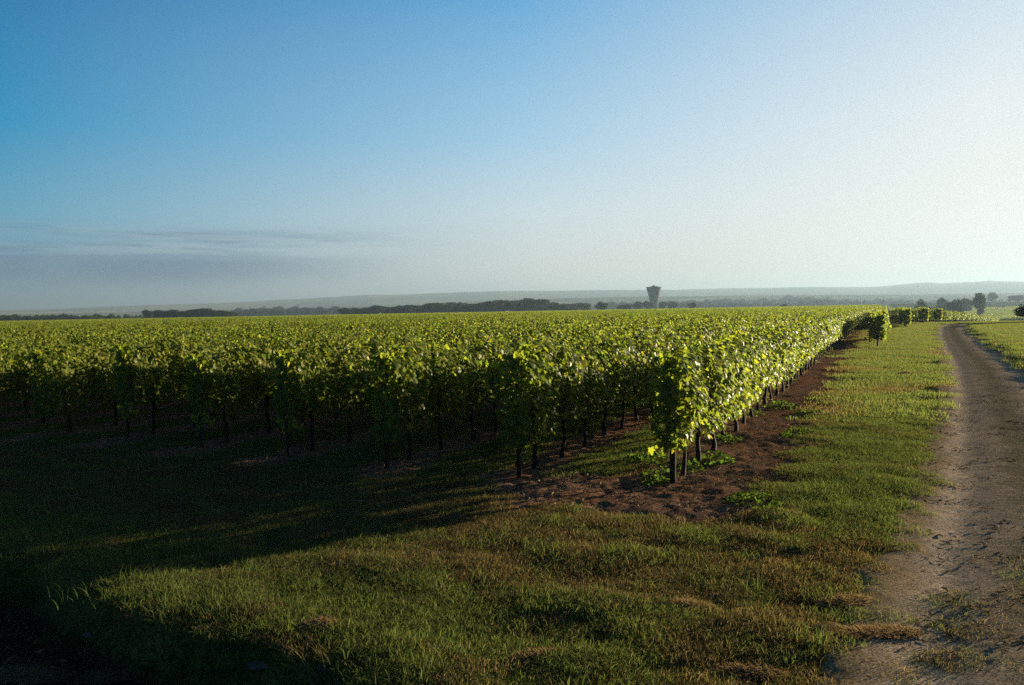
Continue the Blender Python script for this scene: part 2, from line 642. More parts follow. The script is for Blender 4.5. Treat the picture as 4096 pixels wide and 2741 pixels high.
# ------------------------------------------------------------------ the dirt track
m, t, p = new_mat('track_dirt')
at = t.n('ShaderNodeAttribute', attribute_name='col')
geo = t.n('ShaderNodeNewGeometry'); pos = geo.outputs['Position']
c = at.outputs['Color']
n1 = t.noise(pos, 70, 4, 0.75)
n2 = t.noise(pos, 9, 4, 0.6)
n3 = t.noise(pos, 1.1, 3, 0.6)
c = t.mix(t.maprange(n1, .36, .64), t.mix(1.0, c, (.35, .35, .36), 'MULTIPLY'), t.mix(1.0, c, (1.8, 1.75, 1.7), 'MULTIPLY'))
c = t.mix(t.maprange(n2, .38, .62), t.mix(1.0, c, (.75, .75, .76), 'MULTIPLY'), c)
c = t.mix(t.maprange(n3, .4, .62), c, t.mix(1.0, c, (.80, .82, .85), 'MULTIPLY'))
t.link(c, p.inputs['Base Color'])
b = t.n('ShaderNodeBump'); b.inputs['Strength'].default_value = 0.6; b.inputs['Distance'].default_value = 0.012
t.link(t.math('ADD', n1, n2), b.inputs['Height']); t.link(b.outputs[0], p.inputs['Normal'])
matte(t, p)
M_TRACK = m
CLf = resample(CL, 1500)
tg = np.gradient(CLf, axis=0); tg /= np.linalg.norm(tg, axis=1)[:, None]
nm = np.stack((tg[:, 1], -tg[:, 0]), 1)
lat = np.linspace(-1, 1, 45)
sdist = np.arange(1500) * 0.07
edge = 1.34 + 0.14 * (fbm(CLf[:, 0] * 1.9, CLf[:, 1] * 1.9, 4) - .5) * 2
P = CLf[:, None, :] + nm[:, None, :] * (lat[None, :, None] * edge[:, None, None])
pz = height(P[..., 0], P[..., 1]) + 0.012 - 0.02 * (np.abs(lat)[None, :] > 0.985)
V = np.concatenate([P, pz[..., None]], -1).reshape(-1, 3)
tdv = (lat[None, :] * edge[:, None])
cc = np.broadcast_to(C_DIRT, tdv.shape + (3,)).copy()
jn = (fbm(P[..., 0] * 2.2, P[..., 1] * 2.2, 3) - .5)
mid_g = sstep(.42, .10, np.abs(tdv) + jn * .5) * .9
cc += (np.array((.22, .185, .105)) - cc) * mid_g[..., None]
rut = np.exp(-((np.abs(tdv) - .8) / .22) ** 2)
cc *= (.82 + .50 * rut)[..., None]
eg = sstep(.90, 1.2, np.abs(tdv) + jn * .4)
cc += (np.array((.30, .215, .110)) - cc) * (eg * .9)[..., None]
# the near stretch is half grown over
nr_ = sstep(8, 4.5, P[..., 1]) * .25
mess = sstep(.42, .58, fbm(P[..., 0] * 1.6 + 5, P[..., 1] * 1.6, 4)) * nr_
cc += (np.array((.15, .125, .065)) - cc) * (mess * .8)[..., None]
a_, b_ = np.meshgrid(np.arange(1499), np.arange(44), indexing='ij')
F = np.stack((a_ * 45 + b_, a_ * 45 + b_ + 1, (a_ + 1) * 45 + b_ + 1, (a_ + 1) * 45 + b_), -1).reshape(-1, 4)
tag(link('dirt_track', mesh('dirt_track', V, F, (M_TRACK,), cc.reshape(-1, 3), True)),
    'rutted pale dirt track curving away beside the vineyard', 'track', kind='structure')

# ------------------------------------------------------------------ far hills
def build_hills(name, ctrl, r0, rc, r1, tint, label, woods):
    """ctrl: crest pixels of the photograph, turned into crest heights at distance rc"""
    cz, ca = [], []
    for px, py in ctrl:
        d = ray(px, py)
        h = math.hypot(d.x, d.y)
        ca.append(math.atan2(d.x, d.y)); cz.append(CAM_H + d.z / h * rc)
    aa = np.radians(np.arange(-60, 60.01, 0.12))
    rr = np.linspace(r0, r1, 46)
    A, Q = np.meshgrid(aa, rr)
    crest = np.interp(A, ca, cz)
    x, y = Q * np.sin(A), Q * np.cos(A)
    prof = sstep(r0, rc, Q) * sstep(r1 + (r1 - rc) * .6, rc, Q)
    prof = prof ** 0.85
    z = -8 + (crest + 8) * prof
    z += (fbm(x / 320, y / 320, 4) - .5) * 12 * prof * (1 - sstep(rc * .93, rc, Q))
    z += (fbm(A * 170, Q / 3000, 3) - .5) * woods * sstep(rc * .97, rc, Q)
    c = np.broadcast_to(np.array(tint), x.shape + (3,)).copy()
    wd = sstep(.5, .56, fbm(x / 380 + 3, y / 300, 4))
    c += (np.array((.06, .08, .05)) - c) * (wd * .4)[..., None]
    c += (np.array((.34, .31, .20)) - c) * (sstep(.62, .66, fbm(x / 260 + 30, y / 150, 2)) * .8)[..., None]
    n, mm = x.shape
    i, j = np.meshgrid(np.arange(n - 1), np.arange(mm - 1), indexing='ij')
    F = np.stack((i * mm + j, (i + 1) * mm + j, (i + 1) * mm + j + 1, i * mm + j + 1), -1).reshape(-1, 4)[:, ::-1].copy()
    tag(link(name, mesh(name, np.stack((x, y, z), -1).reshape(-1, 3), F, (M_FAR,), c.reshape(-1, 3), True)), label, 'hills', kind='structure')
    return ca, cz


HCTRL = [(-600, 1262), (0, 1243), (200, 1238), (600, 1222), (1000, 1209), (1200, 1199), (1480, 1182), (1560, 1182), (2000, 1168), (2450, 1163), (2700, 1161),
         (3000, 1156), (3250, 1151), (3480, 1150), (3560, 1146), (3640, 1139), (3710, 1135), (3770, 1138), (3860, 1133),
         (3960, 1127), (4096, 1128), (4700, 1110)]
build_hills('hills', HCTRL, 2300, 5200, 6400, (.27, .28, .17), 'long low wooded ridge fading into haze on the horizon', 7)
HC2 = [(-600, 1275), (0, 1262), (1000, 1240), (1500, 1226), (2000, 1205), (2400, 1192), (2700, 1187), (3200, 1184), (3600, 1180), (4096, 1172), (4700, 1160)]
build_hills('hill_foot', HC2, 1500, 2700, 3600, (.17, .19, .10), 'gentle hazy farmland rise below the far ridge', 3)


# ------------------------------------------------------------------ leaf clouds
def leaf_shape(kind):
    """outline in the xy plane, stem at origin, tip towards +y, unit length; returns verts, tris"""
    if kind == 'vine':            # five lobes
        pts = [(0, 0), (.20, -.16), (.50, -.06), (.42, .16), (.60, .42), (.30, .46), (.20, .74), (0, .98), (-.20, .74), (-.30, .46), (-.60, .42), (-.42, .16),
               (-.50, -.06), (-.20, -.16)]
        v = [(0, .3, .06)] + [(a, b, -.10 * (a * a * 3)) for a, b in pts]
        f = [(0, i, i % 14 + 1) for i in range(1, 15)]
        return np.array(v), np.array(f)
    if kind == 'vine_mid':
        pts = [(0, -.1), (.5, -.05), (.55, .45), (.2, .7), (0, .95), (-.2, .7), (-.55, .45), (-.5, -.05)]
        v = [(0, .3, .06)] + [(a, b, -.10 * (a * a * 3)) for a, b in pts]
        return np.array(v), np.array([(0, i, i % 8 + 1) for i in range(1, 9)])
    if kind == 'diamond':
        return np.array([(0, 0, 0), (.45, .4, -.05), (0, 1, 0), (-.45, .4, -.05)], float), np.array([(0, 1, 2), (0, 2, 3)])


def frames(nrm, roll):
    """rotation matrices whose z is nrm; roll turns about it, tip pointing down-ish at roll 0"""
    nrm = nrm / np.linalg.norm(nrm, axis=1)[:, None]
    down = np.tile((0, 0, -1.0), (len(nrm), 1))
    y = down - nrm * (down * nrm).sum(1)[:, None]
    y += 1e-4
    y /= np.linalg.norm(y, axis=1)[:, None]
    x = np.cross(y, nrm)
    c, s = np.cos(roll)[:, None], np.sin(roll)[:, None]
    y2 = y * c + x * s
    x2 = np.cross(y2, nrm)
    return np.stack((x2, y2, nrm), 2)             # columns


def leaf_cloud(pos, nrm, size, cols, kind, g):
    lv, lf = leaf_shape(kind)
    n = len(pos)
    Rm = frames(nrm, g.normal(0, .7, n))
    fold = 1 + g.normal(0, .5, n)
    L = np.repeat(lv[None], n, 0) * size[:, None, None]
    L[:, :, 2] *= fold[:, None]
    W = np.einsum('nij,nkj->nki', Rm, L) + pos[:, None, :]
    F = (lf[None] + (np.arange(n) * len(lv))[:, None, None]).reshape(-1, 3)
    return W.reshape(-1, 3), F, np.repeat(cols, len(lv), 0)


def vine_cols(n, g):
    a = np.array((.042, .078, .010)); b = np.array((.105, .135, .014)); c = np.array((.12, .13, .018))
    u = g.random(n)[:, None]; v = (g.random(n)[:, None] < .03)
    col = a + (b - a) * u ** 1.3
    col = np.where(v, c, col)
    return col * (0.85 + .55 * g.random((n, 1)))


def canopy(L, n, size, kind, seed, z0=.58, z1=1.66, halfw=.28, end=False, shoots=5, box=False):
    """hedge-like vine foliage of length L along y, centred at the origin"""
    g = np.random.default_rng(seed)
    y = g.uniform(-L / 2 - .06, L / 2 + .06, n)
    # irregular outline
    ph = g.uniform(0, 100)
    lump = fbm(y * 2.6 + ph, np.full(n, ph), 2)
    lump2 = fbm(y * 3.1 + ph + 40, np.full(n, ph), 2)
    top = z1 + (lump - .5) * .34
    bot = z0 + (lump2 - .5) * .46
    u = g.random(n)
    z = bot + (top - bot) * u ** .85
    h = (z - bot) / (top - bot)
    wprof = halfw * (.62 + .75 * np.sin(np.clip(h, 0, 1) * math.pi * .86 + .25)) * (.75 + .6 * fbm(y * 3 + ph, z * 3, 2))
    if box: wprof = halfw * (.85 + .3 * fbm(y * 3 + ph, z * 3, 2))
    s = np.where(g.random(n) < .5, -1, 1)
    x = s * wprof * (1 - .55 * g.random(n) ** 2.2)
    nrm = np.stack((s * (1.0 + 0 * x), g.normal(0, .75, n), .45 + g.normal(0, .55, n) + 1.1 * sstep(.8, 1, h)), 1)
    pos = np.stack((x, y, z), 1)
    sz = size * (.55 + .7 * g.random(n))
    if end:      # foliage wraps round and hangs down the near end of the row (towards -y)
        k = int(n * .22)
        zz = g.uniform(.42, z1, k)
        pp = np.stack((g.normal(0, halfw * .5, k), -L / 2 - .04 - g.random(k) * .12 * np.sin((zz - .3) * 1.7), zz), 1)
        nn = np.stack((g.normal(0, .8, k), -1 + g.normal(0, .3, k), .3 + g.normal(0, .4, k)), 1)
        pos = np.vstack([pos, pp]); nrm = np.vstack([nrm, nn]); sz = np.r_[sz, size * (.55 + .7 * g.random(k))]
    # shoots standing out of the top and trailing at the sides
    for q in range(shoots):
        m = g.integers(5, 9)
        y0 = g.uniform(-L / 2, L / 2); tt = np.linspace(0, 1, m)
        if q % 3 == 2:
            sd = g.choice((-1, 1))
            pp = np.stack((sd * (halfw + .05 + .22 * tt), y0 + tt * g.normal(0, .15), .95 - .42 * tt * g.random() - .1 * tt ** 2), 1)
        else:
            hgt = g.uniform(.12, .34)
            pp = np.stack((g.normal(0, .1) + tt * g.normal(0, .14), y0 + tt * g.normal(0, .16), z1 - .1 + hgt * tt), 1)
        pos = np.vstack([pos, pp + g.normal(0, .02, pp.shape)])
        nrm = np.vstack([nrm, g.normal(0, 1, (m, 3)) + (0, 0, .5)])
        sz = np.r_[sz, size * (.8 - .5 * tt)]
    V, F, C = leaf_cloud(pos, nrm, sz, vine_cols(len(pos), g), kind, g)
    return V, F, C


def tube(pts, radii, sides=7, seed=0, wob=0.0):
    g = np.random.default_rng(seed)
    pts = np.asarray(pts, float); n = len(pts)
    V = []
    for i in range(n):
        d = pts[min(i + 1, n - 1)] - pts[max(i - 1, 0)]
        d /= np.linalg.norm(d)
        a = np.cross(d, (0.3, 1, .1)); a /= np.linalg.norm(a); b = np.cross(d, a)
        for s in range(sides):
            th = 2 * math.pi * s / sides
            rr = radii[i] * (1 + wob * g.normal())
            V.append(pts[i] + (a * math.cos(th) + b * math.sin(th)) * rr)
    F = []
    for i in range(n - 1):
        for s in range(sides):
            s2 = (s + 1) % sides
            F.append((i * sides + s, i * sides + s2, (i + 1) * sides + s2, (i + 1) * sides + s))
    F.append(tuple(range(sides))[::-1]); F.append(tuple((n - 1) * sides + s for s in range(sides)))
    return np.array(V), F


def trunk_mesh(seed):
    g = np.random.default_rng(seed)
    z = np.array([-.08, .0, .12, .28, .45, .62, .78, .95])
    r = np.array([.044, .038, .029, .025, .024, .027, .025, .015]) * g.uniform(.9, 1.2)
    x = np.cumsum(g.normal(0, .016, 8)); y = np.cumsum(g.normal(0, .02, 8))
    x -= x[0]; y -= y[0]
    V, F = tube(np.stack((x, y, z), 1), r, 7, seed, .16)
    V2, F2 = tube([(x[-2], y[-2], .76), (x[-2] + .02, y[-2] + .28, .84), (x[-2], y[-2] + .48, .86)], [.022, .016, .012], 6, seed, .1)
    V3, F3 = tube([(x[-2], y[-2], .76), (x[-2] - .02, y[-2] - .28, .84), (x[-2], y[-2] - .48, .86)], [.022, .016, .012], 6, seed + 1, .1)
    Fs = F + [tuple(i + len(V) for i in f) for f in F2] + [tuple(i + len(V) + len(V2) for i in f) for f in F3]
    return mesh('vine_trunk', np.vstack([V, V2, V3]), Fs, (M_BARK,), None, True)


FOL = []
for s in range(7):
    FOL.append(mesh('vine_foliage', *(lambda c: (c[0], c[1], (M_VINE,), c[2]))(canopy(1.0, 950, .080, 'vine', 100 + s, shoots=10))))
FOL_MID = []
for s in range(7):
    FOL_MID.append(mesh('vine_foliage', *(lambda c: (c[0], c[1], (M_VINE,), c[2]))(canopy(1.0, 880, .080, 'vine_mid', 200 + s, shoots=9))))
FOL_END = []
for s in range(4):
    FOL_END.append(mesh('vine_foliage', *(lambda c: (c[0], c[1], (M_VINE,), c[2]))(canopy(1.0, 1150, .084, 'vine', 300 + s, end=True, shoots=9, halfw=.19))))
FOL_FULL = []
for s in range(4):
    FOL_FULL.append(mesh('vine_foliage', *(lambda c: (c[0], c[1], (M_VINE,), c[2]))(canopy(1.0, 1000, .11, 'vine_mid', 350 + s, z0=.34, halfw=.34, end=(s > 1), box=True))))
TRK = [trunk_mesh(40 + s) for s in range(6)]

# ------------------------------------------------------------------ rows: where every vine stands
ROWS = {}                     # k -> start distance along the row;   offset = D1 + (k-1)*gap
ends = {1: T1, 0: 44.5, -1: 79, -2: 94, -3: 107}
gj = np.random.default_rng(5)
for k in range(2, 260):
    ends[k] = T1 + gj.normal(0, .25) + (0 if k < 8 else 0)
for k in range(-4, -62, -1):
    right = -2 * k - .4
    ends[k] = 122 + (right - 7.6) * 7.6 if k > -22 else 122 + 27.4 * 7.6 + (-21 - k) * 1.0


def row_off(k):
    return D1 + (k - 1) * ROW_GAP


HALF = R(34.5)
def in_view(x, y, m=0.0):
    return abs(math.atan2(x, y)) < HALF + m and y > 0


SPACING = 1.0
cands = []
for k in range(60, -4, -1):
    o = row_off(k); t0 = ends[k]
    tmax = 110
    n = 0
    tt = t0 + .5
    while tt < tmax + (60 if k < 1 else 0):
        x, y = from_row(o, tt)
        d = math.hypot(x, y)
        if in_view(x, y, .02) or d < 13:
            w = 1.0 / d
            if k <= 1: w *= 2.1 if k == 1 else 2.6
            if k < 1 and n > 9: w *= .3
            if k > 3: w *= .9
            if n <= 1: w *= 1.4
            cands.append((w, k, n, x, y, d))
        n += 1
        tt += SPACING
cands.sort(reverse=True)
chosen = cands[:296]
chosen_set = {(c[1], c[2]) for c in chosen}

ORD = ['first', 'second', 'third', 'fourth', 'fifth', 'sixth', 'seventh', 'eighth', 'ninth', 'tenth', 'eleventh', 'twelfth', 'thirteenth',
       'fourteenth', 'fifteenth', 'sixteenth', 'seventeenth', 'eighteenth', 'nineteenth']
TENS = {20: 'twentieth', 30: 'thirtieth', 40: 'fortieth', 50: 'fiftieth', 60: 'sixtieth', 70: 'seventieth', 80: 'eightieth', 90: 'ninetieth'}
TENW = {20: 'twenty', 30: 'thirty', 40: 'forty', 50: 'fifty', 60: 'sixty', 70: 'seventy', 80: 'eighty', 90: 'ninety'}


def ordinal(n):
    if n <= 19: return ORD[n - 1]
    if n % 10 == 0: return TENS[n]
    return TENW[n // 10 * 10] + '-' + ORD[n % 10 - 1]


def make_vine(fol, trk):
    root = empty('grapevine', (0, 0, 0))
    link('trunk', trk, root)
    link('foliage', fol, root)
    return root


protos = {}
def copy_vine(key, fol, trk, loc, rz, sc):
    if key not in protos:
        r0 = make_vine(fol, trk)
        protos[key] = r0
        r = r0
    else:
        r = protos[key].copy()
        S.collection.objects.link(r)
        for ch in list(protos[key].children):
            c = ch.copy(); c.parent = r
            S.collection.objects.link(c)
    r.location = loc
    r.rotation_euler = (0, 0, rz)
    r.scale = sc
    return r


gv = np.random.default_rng(77)
RZ = -ROW_AZ
for w_, k, n, x, y, d in sorted(chosen, key=lambda c: (-c[1], c[2])):
    s = int(gv.integers(0, 7)); tk = int(gv.integers(0, 6))
    flip = gv.random() < .5
    if n == 0 and k <= 0:
        key = ('fullend', s % 2, tk); fol = FOL_FULL[2 + s % 2]; flip = False
    elif n == 0:
        key = ('end', s % 4, tk); fol = FOL_END[s % 4]; flip = False
    elif k <= 0:
        key = ('full', s % 2, tk); fol = FOL_FULL[s % 2]
    elif d < 24:
        key = ('near', s, tk); fol = FOL[s]
    else:
        key = ('mid', s, tk); fol = FOL_MID[s]
    sc = (gv.uniform(.92, 1.12), 1.0, gv.uniform(.94, 1.05))
    r = copy_vine(key, fol, TRK[tk], (x, y, hz(x, y)), RZ + (math.pi if flip else 0), sc)
    if k >= 1:
        rowname = 'the row beside the grass strip' if k == 1 else 'the %s row from the grass strip' % ordinal(k)
        if n == 0:
            lab = 'bushy grapevine at the near end of ' + rowname
        else:
            lab = 'leafy grapevine, %s from the near end of %s' % (ordinal(n + 1), rowname)
    elif k == 0:
        rowname = 'the short row standing out into the grass strip'
        lab = ('shaded grapevine at the near end of ' if n == 0 else '%s grapevine from the near end of ' % ordinal(n + 1)) + rowname
    else:
        rowname = 'the %s dark row end beyond the short row' % ordinal(-k)
        lab = ('grapevine fronting ' if n == 0 else '%s grapevine back in ' % ordinal(n + 1)) + rowname
    tag(r, lab, 'grapevine', 'grapevines trained in rows')

# ------------------------------------------------------------------ geometry-node scatter for the uncountable
def scatter(name, pts, idx, rot, scl, variants, label, cat):
    """one object whose points carry instances of the variant meshes"""
    col = bpy.data.collections.new(name + '_source')
    for q, me in enumerate(variants):
        ob = bpy.data.objects.new('%s_%02d' % (name, q), me)
        col.objects.link(ob)
    me = bpy.data.meshes.new(name)
    me.vertices.add(len(pts))
    me.vertices.foreach_set('co', np.asarray(pts, np.float32).ravel())
    a = me.attributes.new('vidx', 'INT', 'POINT'); a.data.foreach_set('value', np.asarray(idx, np.int32))
    a = me.attributes.new('vrot', 'FLOAT', 'POINT'); a.data.foreach_set('value', np.asarray(rot, np.float32))
    a = me.attributes.new('vscl', 'FLOAT_VECTOR', 'POINT'); a.data.foreach_set('vector', np.asarray(scl, np.float32).ravel())
    o = link(name, me)
    ng = bpy.data.node_groups.new(name, 'GeometryNodeTree')
    ng.interface.new_socket('Geometry', in_out='INPUT', socket_type='NodeSocketGeometry')
    ng.interface.new_socket('Geometry', in_out='OUTPUT', socket_type='NodeSocketGeometry')
    N, Lk = ng.nodes, ng.links
    gi, go = N.new('NodeGroupInput'), N.new('NodeGroupOutput')
    ci = N.new('GeometryNodeCollectionInfo')
    ci.inputs['Collection'].default_value = col
    ci.inputs['Separate Children'].default_value = True
    ci.inputs['Reset Children'].default_value = True
    ip = N.new('GeometryNodeInstanceOnPoints')
    ip.inputs['Pick Instance'].default_value = True
    def named(nm, ty):
        nd = N.new('GeometryNodeInputNamedAttribute'); nd.data_type = ty
        nd.inputs['Name'].default_value = nm
        return nd.outputs[0]
    cx = N.new('ShaderNodeCombineXYZ')
    Lk.new(named('vrot', 'FLOAT'), cx.inputs[2])
    Lk.new(gi.outputs[0], ip.inputs['Points'])
    Lk.new(ci.outputs[0], ip.inputs['Instance'])
    Lk.new(named('vidx', 'INT'), ip.inputs['Instance Index'])
    Lk.new(cx.outputs[0], ip.inputs['Rotation'])
    Lk.new(named('vscl', 'FLOAT_VECTOR'), ip.inputs['Scale'])
    Lk.new(ip.outputs[0], go.inputs[0])
    md = o.modifiers.new('scatter', 'NODES')
    md.node_group = ng
    return tag(o, label, cat, kind='stuff')


def with_trunks(V, F, C, ys, seed):
    g = np.random.default_rng(seed)
    mi = [0] * len(F)
    F = [tuple(f) for f in F]
    Vs = [V]; Cs = [C]; base = len(V)
    for y in ys:
        tv, tf = tube([(0, y, -.05), (g.normal(0, .02), y + g.normal(0, .03), .35), (g.normal(0, .02), y, .8)], [.05, .032, .028], 5, seed)
        Vs.append(tv); Cs.append(np.zeros_like(tv) + .03)
        F += [tuple(i + base for i in f) for f in tf]; mi += [1] * len(tf)
        base += len(tv)
    return np.vstack(Vs), F, np.vstack(Cs), mi


variants = []
for s in range(6):          # 0-5: single vines for the middle distance
    V, F, C = canopy(1.0, 800, .082, 'vine_mid', 400 + s, shoots=9)
    V, F, C, mi = with_trunks(V, F, C, [0], s)
    variants.append(mesh('vine_segment', V, F, (M_VINE, M_BARK), C, False, mi))
for s in range(5):          # 6-10: 4 m of row
    V, F, C = canopy(4.0, 2100, .108, 'diamond', 500 + s, shoots=16, halfw=.32)
    V, F, C, mi = with_trunks(V, F, C, [-1.5, -.5, .5, 1.5], s)
    variants.append(mesh('vine_segment', V, F, (M_VINE, M_BARK), C, False, mi))
for s in range(4):          # 11-14: 12 m of row
    V, F, C = canopy(12.0, 1700, .22, 'diamond', 600 + s, shoots=30, halfw=.36)
    variants.append(mesh('vine_segment', V, F, (M_VINE,), C, False))

pts, idx, rot, scl = [], [], [], []
FARY = 340
for k in range(-61, 260):
    o = row_off(k); t0 = ends[k]
    tt = t0
    n = 0
    while True:
        x, y = from_row(o, tt + .5)
        d = math.hypot(x, y)
        if d > (520 if k >= 1 else 950) or y > (FARY + (12 * math.sin(k * .3)) if k >= 1 else 640 + 3 * (k % 9)) or tt > 900:
            break
        seg = 1.0 if d < 55 else (4.0 if d < 150 else 12.0)
        if k < 1 and seg == 12: seg = 4.0 if d < 260 else 12.0
        x, y = from_row(o, tt + seg / 2)
        vis = in_view(x, y, .05 + seg / max(d, 1)) or d < 14
        if seg == 1.0:
            if (k, n) not in chosen_set and vis:
                pts.append((x, y, hz(x, y))); idx.append(int(gv.integers(0, 6))); rot.append(RZ + (math.pi if gv.random() < .5 else 0))
                scl.append((gv.uniform(.92, 1.15), 1, gv.uniform(.93, 1.06)))
        elif vis and not (k >= 1 and (k, n) in chosen_set and seg == 1.0):
            free = True
            if seg == 4.0 and k <= 1:
                free = all((k, n + q) not in chosen_set for q in range(4))
                if not free:
                    for q in range(4):
                        if (k, n + q) not in chosen_set:
                            x, y = from_row(o, tt + q + .5)
                            pts.append((x, y, hz(x, y))); idx.append(int(gv.integers(0, 6))); rot.append(RZ); scl.append((1, 1, 1))
            if free:
                pts.append((x, y, hz(x, y)))
                idx.append(int(gv.integers(6, 11)) if seg == 4 else int(gv.integers(11, 15)))
                rot.append(RZ + (math.pi if gv.random() < .5 else 0))
                scl.append((gv.uniform(.95, 1.15), 1, gv.uniform(.94, 1.05)))
        tt += seg
        n += int(seg)
print('vine instances', len(pts))
scatter('vineyard_rows', pts, idx, rot, scl, variants, 'wide mass of trained green vine rows stretching to the horizon', 'vines')

# end posts of the first rows
def post_mesh(seed, h=1.35, r=.036):
    V, F = tube([(0, 0, -.2), (.006, 0, .4), (.0, .008, h * .8), (.004, 0, h)], [r * 1.05, r, r * .95, r * .9], 9, seed, .05)
    return mesh('end_post', V, F, (M_WOOD,), None, True)
pm = post_mesh(3)
names = ['stout dark wooden post at the near end of the row beside the grass strip', 'thin dark post at the near end of the short row in the grass strip']
for q, (k, tt) in enumerate(((1, T1 + .02), (0, 44.6))):
    x, y = from_row(row_off(k), tt)
    o = link('vine_post', pm, None, (x, y, hz(x, y)))
    o.rotation_euler = (R(1.5), 0, q)
    tag(o, names[q], 'post', 'posts at the row ends')
post2 = post_mesh(9, 1.4, .03)
for q, k in enumerate(range(2, 7)):
    x, y = from_row(row_off(k), ends[k] - .05)
    o = link('vine_post', post2, None, (x, y, hz(x, y)))
    o.rotation_euler = (R(gv.normal(0, 2)), R(gv.normal(0, 2)), q)
    tag(o, 'slim wooden post at the near end of the %s row from the grass strip' % ordinal(k), 'post', 'posts at the row ends')


# ------------------------------------------------------------------ trees
def crown_mesh(seed, n=1500, leaf=.11, squash=1.0, lobes=9):
    """crown of unit width (about -0.5..0.5), resting on z = 0, height = squash"""
    g = np.random.default_rng(seed)
    cen = []
    for q in range(lobes):
        a = g.uniform(0, 2 * math.pi); rr = g.uniform(.05, .30); zz = g.uniform(.22, .72) * squash
        cen.append((rr * math.cos(a), rr * math.sin(a), zz, g.uniform(.16, .27)))
    cen.append((0, 0, .5 * squash, .30))
    cen.append((g.normal(0, .06), g.normal(0, .06), .78 * squash, .20))
    P, N, B = [], [], []
    per = n // len(cen)
    for cx, cy, cz, r in cen:
        d = g.normal(0, 1, (per, 3)); d /= np.linalg.norm(d, axis=1)[:, None]
        rad = r * (1.0 - .35 * g.random(per) ** 1.5) * (1 + .18 * g.normal(0, 1, per) * (g.random(per) < .25))
        p = np.array((cx, cy, cz)) + d * rad[:, None] * np.array((1, 1, .9 * squash))
        P.append(p); N.append(d + g.normal(0, .5, (per, 3)))
        B.append(np.full(per, g.uniform(.75, 1.3)))
    P, N, B = np.vstack(P), np.vstack(N), np.concatenate(B)
    P[:, 2] = np.maximum(P[:, 2], .03)
    base = np.array((.036, .052, .018)); c = base * (B * g.uniform(.7, 1.35, len(P)))[:, None]
    V, F, C = leaf_cloud(P, N, leaf * g.uniform(.6, 1.3, len(P)), c, 'diamond', g)
    return mesh('tree_crown', V, F, (M_TREE,), C)


def limb_trunk(seed):
    g = np.random.default_rng(seed)
    V, F = tube([(0, 0, -.1), (0, 0, .2), (.02, 0, .6), (0, .02, 1.0), (.02, 0, 1.5)], [.085, .06, .05, .045, .02], 8, seed, .06)
    for q in range(5):
        a = q * 1.3 + g.random(); z0 = .75 + .12 * q
        v2, f2 = tube([(0, 0, z0), (.18 * math.cos(a), .18 * math.sin(a), z0 + .22), (.36 * math.cos(a), .36 * math.sin(a), z0 + .52)], [.03, .02, .008], 5, seed + q)
        F += [tuple(i + len(V) for i in f) for f in f2]
        V = np.vstack([V, v2])
    return mesh('tree_trunk', V, F, (M_BARK,), None, True)


CR_ROUND = [crown_mesh(700 + s, 2200, .085, 1.0) for s in range(5)]
CR_TALL = [crown_mesh(720 + s, 2200, .085, 1.35, 12) for s in range(3)]
CR_WIDE = [crown_mesh(740 + s, 2600, .075, .62, 13) for s in range(4)]
LT = limb_trunk(4)


def tree(px, base_py, top_py, wpx, Y, label, crown, group=None, clear=.12, name='tree', cat='tree', zoff=0.0):
    """a tree standing at depth Y under photograph column px, wpx pixels wide"""
    x, y, zt = at_depth(px, top_py, Y)
    zb = hz(x, y) if base_py is None else at_depth(px, base_py, Y)[2]
    g0 = hz(x, y)
    zb = g0
    H = max(zt - zb, 1.0)
    W = wpx / FP * Y * 1.2
    root = empty(name, (x, y, zb), random.uniform(0, 6.28))
    c = link('crown', crown, root)
    hc = max(v[2] for v in (crown.vertices[i].co for i in range(0, len(crown.vertices), 7)))
    c.location = (0, 0, H * clear)
    c.scale = (W, W, H * (1 - clear) / hc)
    tr = link('trunk', LT, root)
    tr.scale = (W * .8, W * .8, H * .55)
    tag(root, label, cat, group)
    return root


G1 = 'trees of the dark belt behind the vineyard'
# (px, top, width)
belt = [(1382, 1232, 44), (1422, 1230, 46), (1462, 1231, 44), (1500, 1221, 50), (1530, 1224, 44), (1572, 1227, 36), (1606, 1222, 52), (1640, 1219, 56),
        (1680, 1222, 54), (1722, 1212, 66), (1765, 1210, 60), (1805, 1209, 64), (1848, 1210, 66), (1890, 1216, 62), (1930, 1210, 60), (1972, 1202, 70),
        (2015, 1199, 70), (2062, 1202, 66), (2100, 1193, 72), (2145, 1195, 72), (2180, 1208, 56), (2212, 1209, 44), (2245, 1215, 48), (2282, 1215, 50), (2322, 1212, 50)]
for q, (px, ty, wd) in enumerate(belt):
    tree(px, None, ty, wd * 1.75, 640 + 25 * math.sin(q * 1.9), 'dark round tree, %s from the left in the belt behind the vines' % ordinal(q + 1),
         (CR_ROUND + CR_WIDE)[q % 9], G1, .02)
tree(2403, None, 1206, 46, 560, 'solitary round dark tree between the tree belt and the water tower', CR_ROUND[1], None, .03)
tree(2484, None, 1218, 36, 700, 'small ragged tree left of the bushes by the water tower', CR_WIDE[1], None, .02, 'bush', 'bush')
tree(2512, None, 1216, 34, 700, 'small bush just left of the tower side bushes', CR_WIDE[2], None, .02, 'bush', 'bush')
tree(2552, None, 1206, 52, 760, 'dark bushy tree at some distance left of the water tower', CR_ROUND[2], None, .02)
tree(2586, None, 1204, 48, 760, 'dark bushy tree touching the water tower on its left', CR_ROUND[4], None, .02)
tree(2648, None, 1206, 40, 760, 'dark tree touching the water tower on its right', CR_ROUND[0], None, .02)
tree(2686, None, 1205, 46, 740, 'round dark tree standing right of the water tower', CR_ROUND[3], None, .02)
tree(2771, None, 1209, 32, 600, 'small lone round tree above the vines right of the tower', CR_ROUND[1], None, .03)
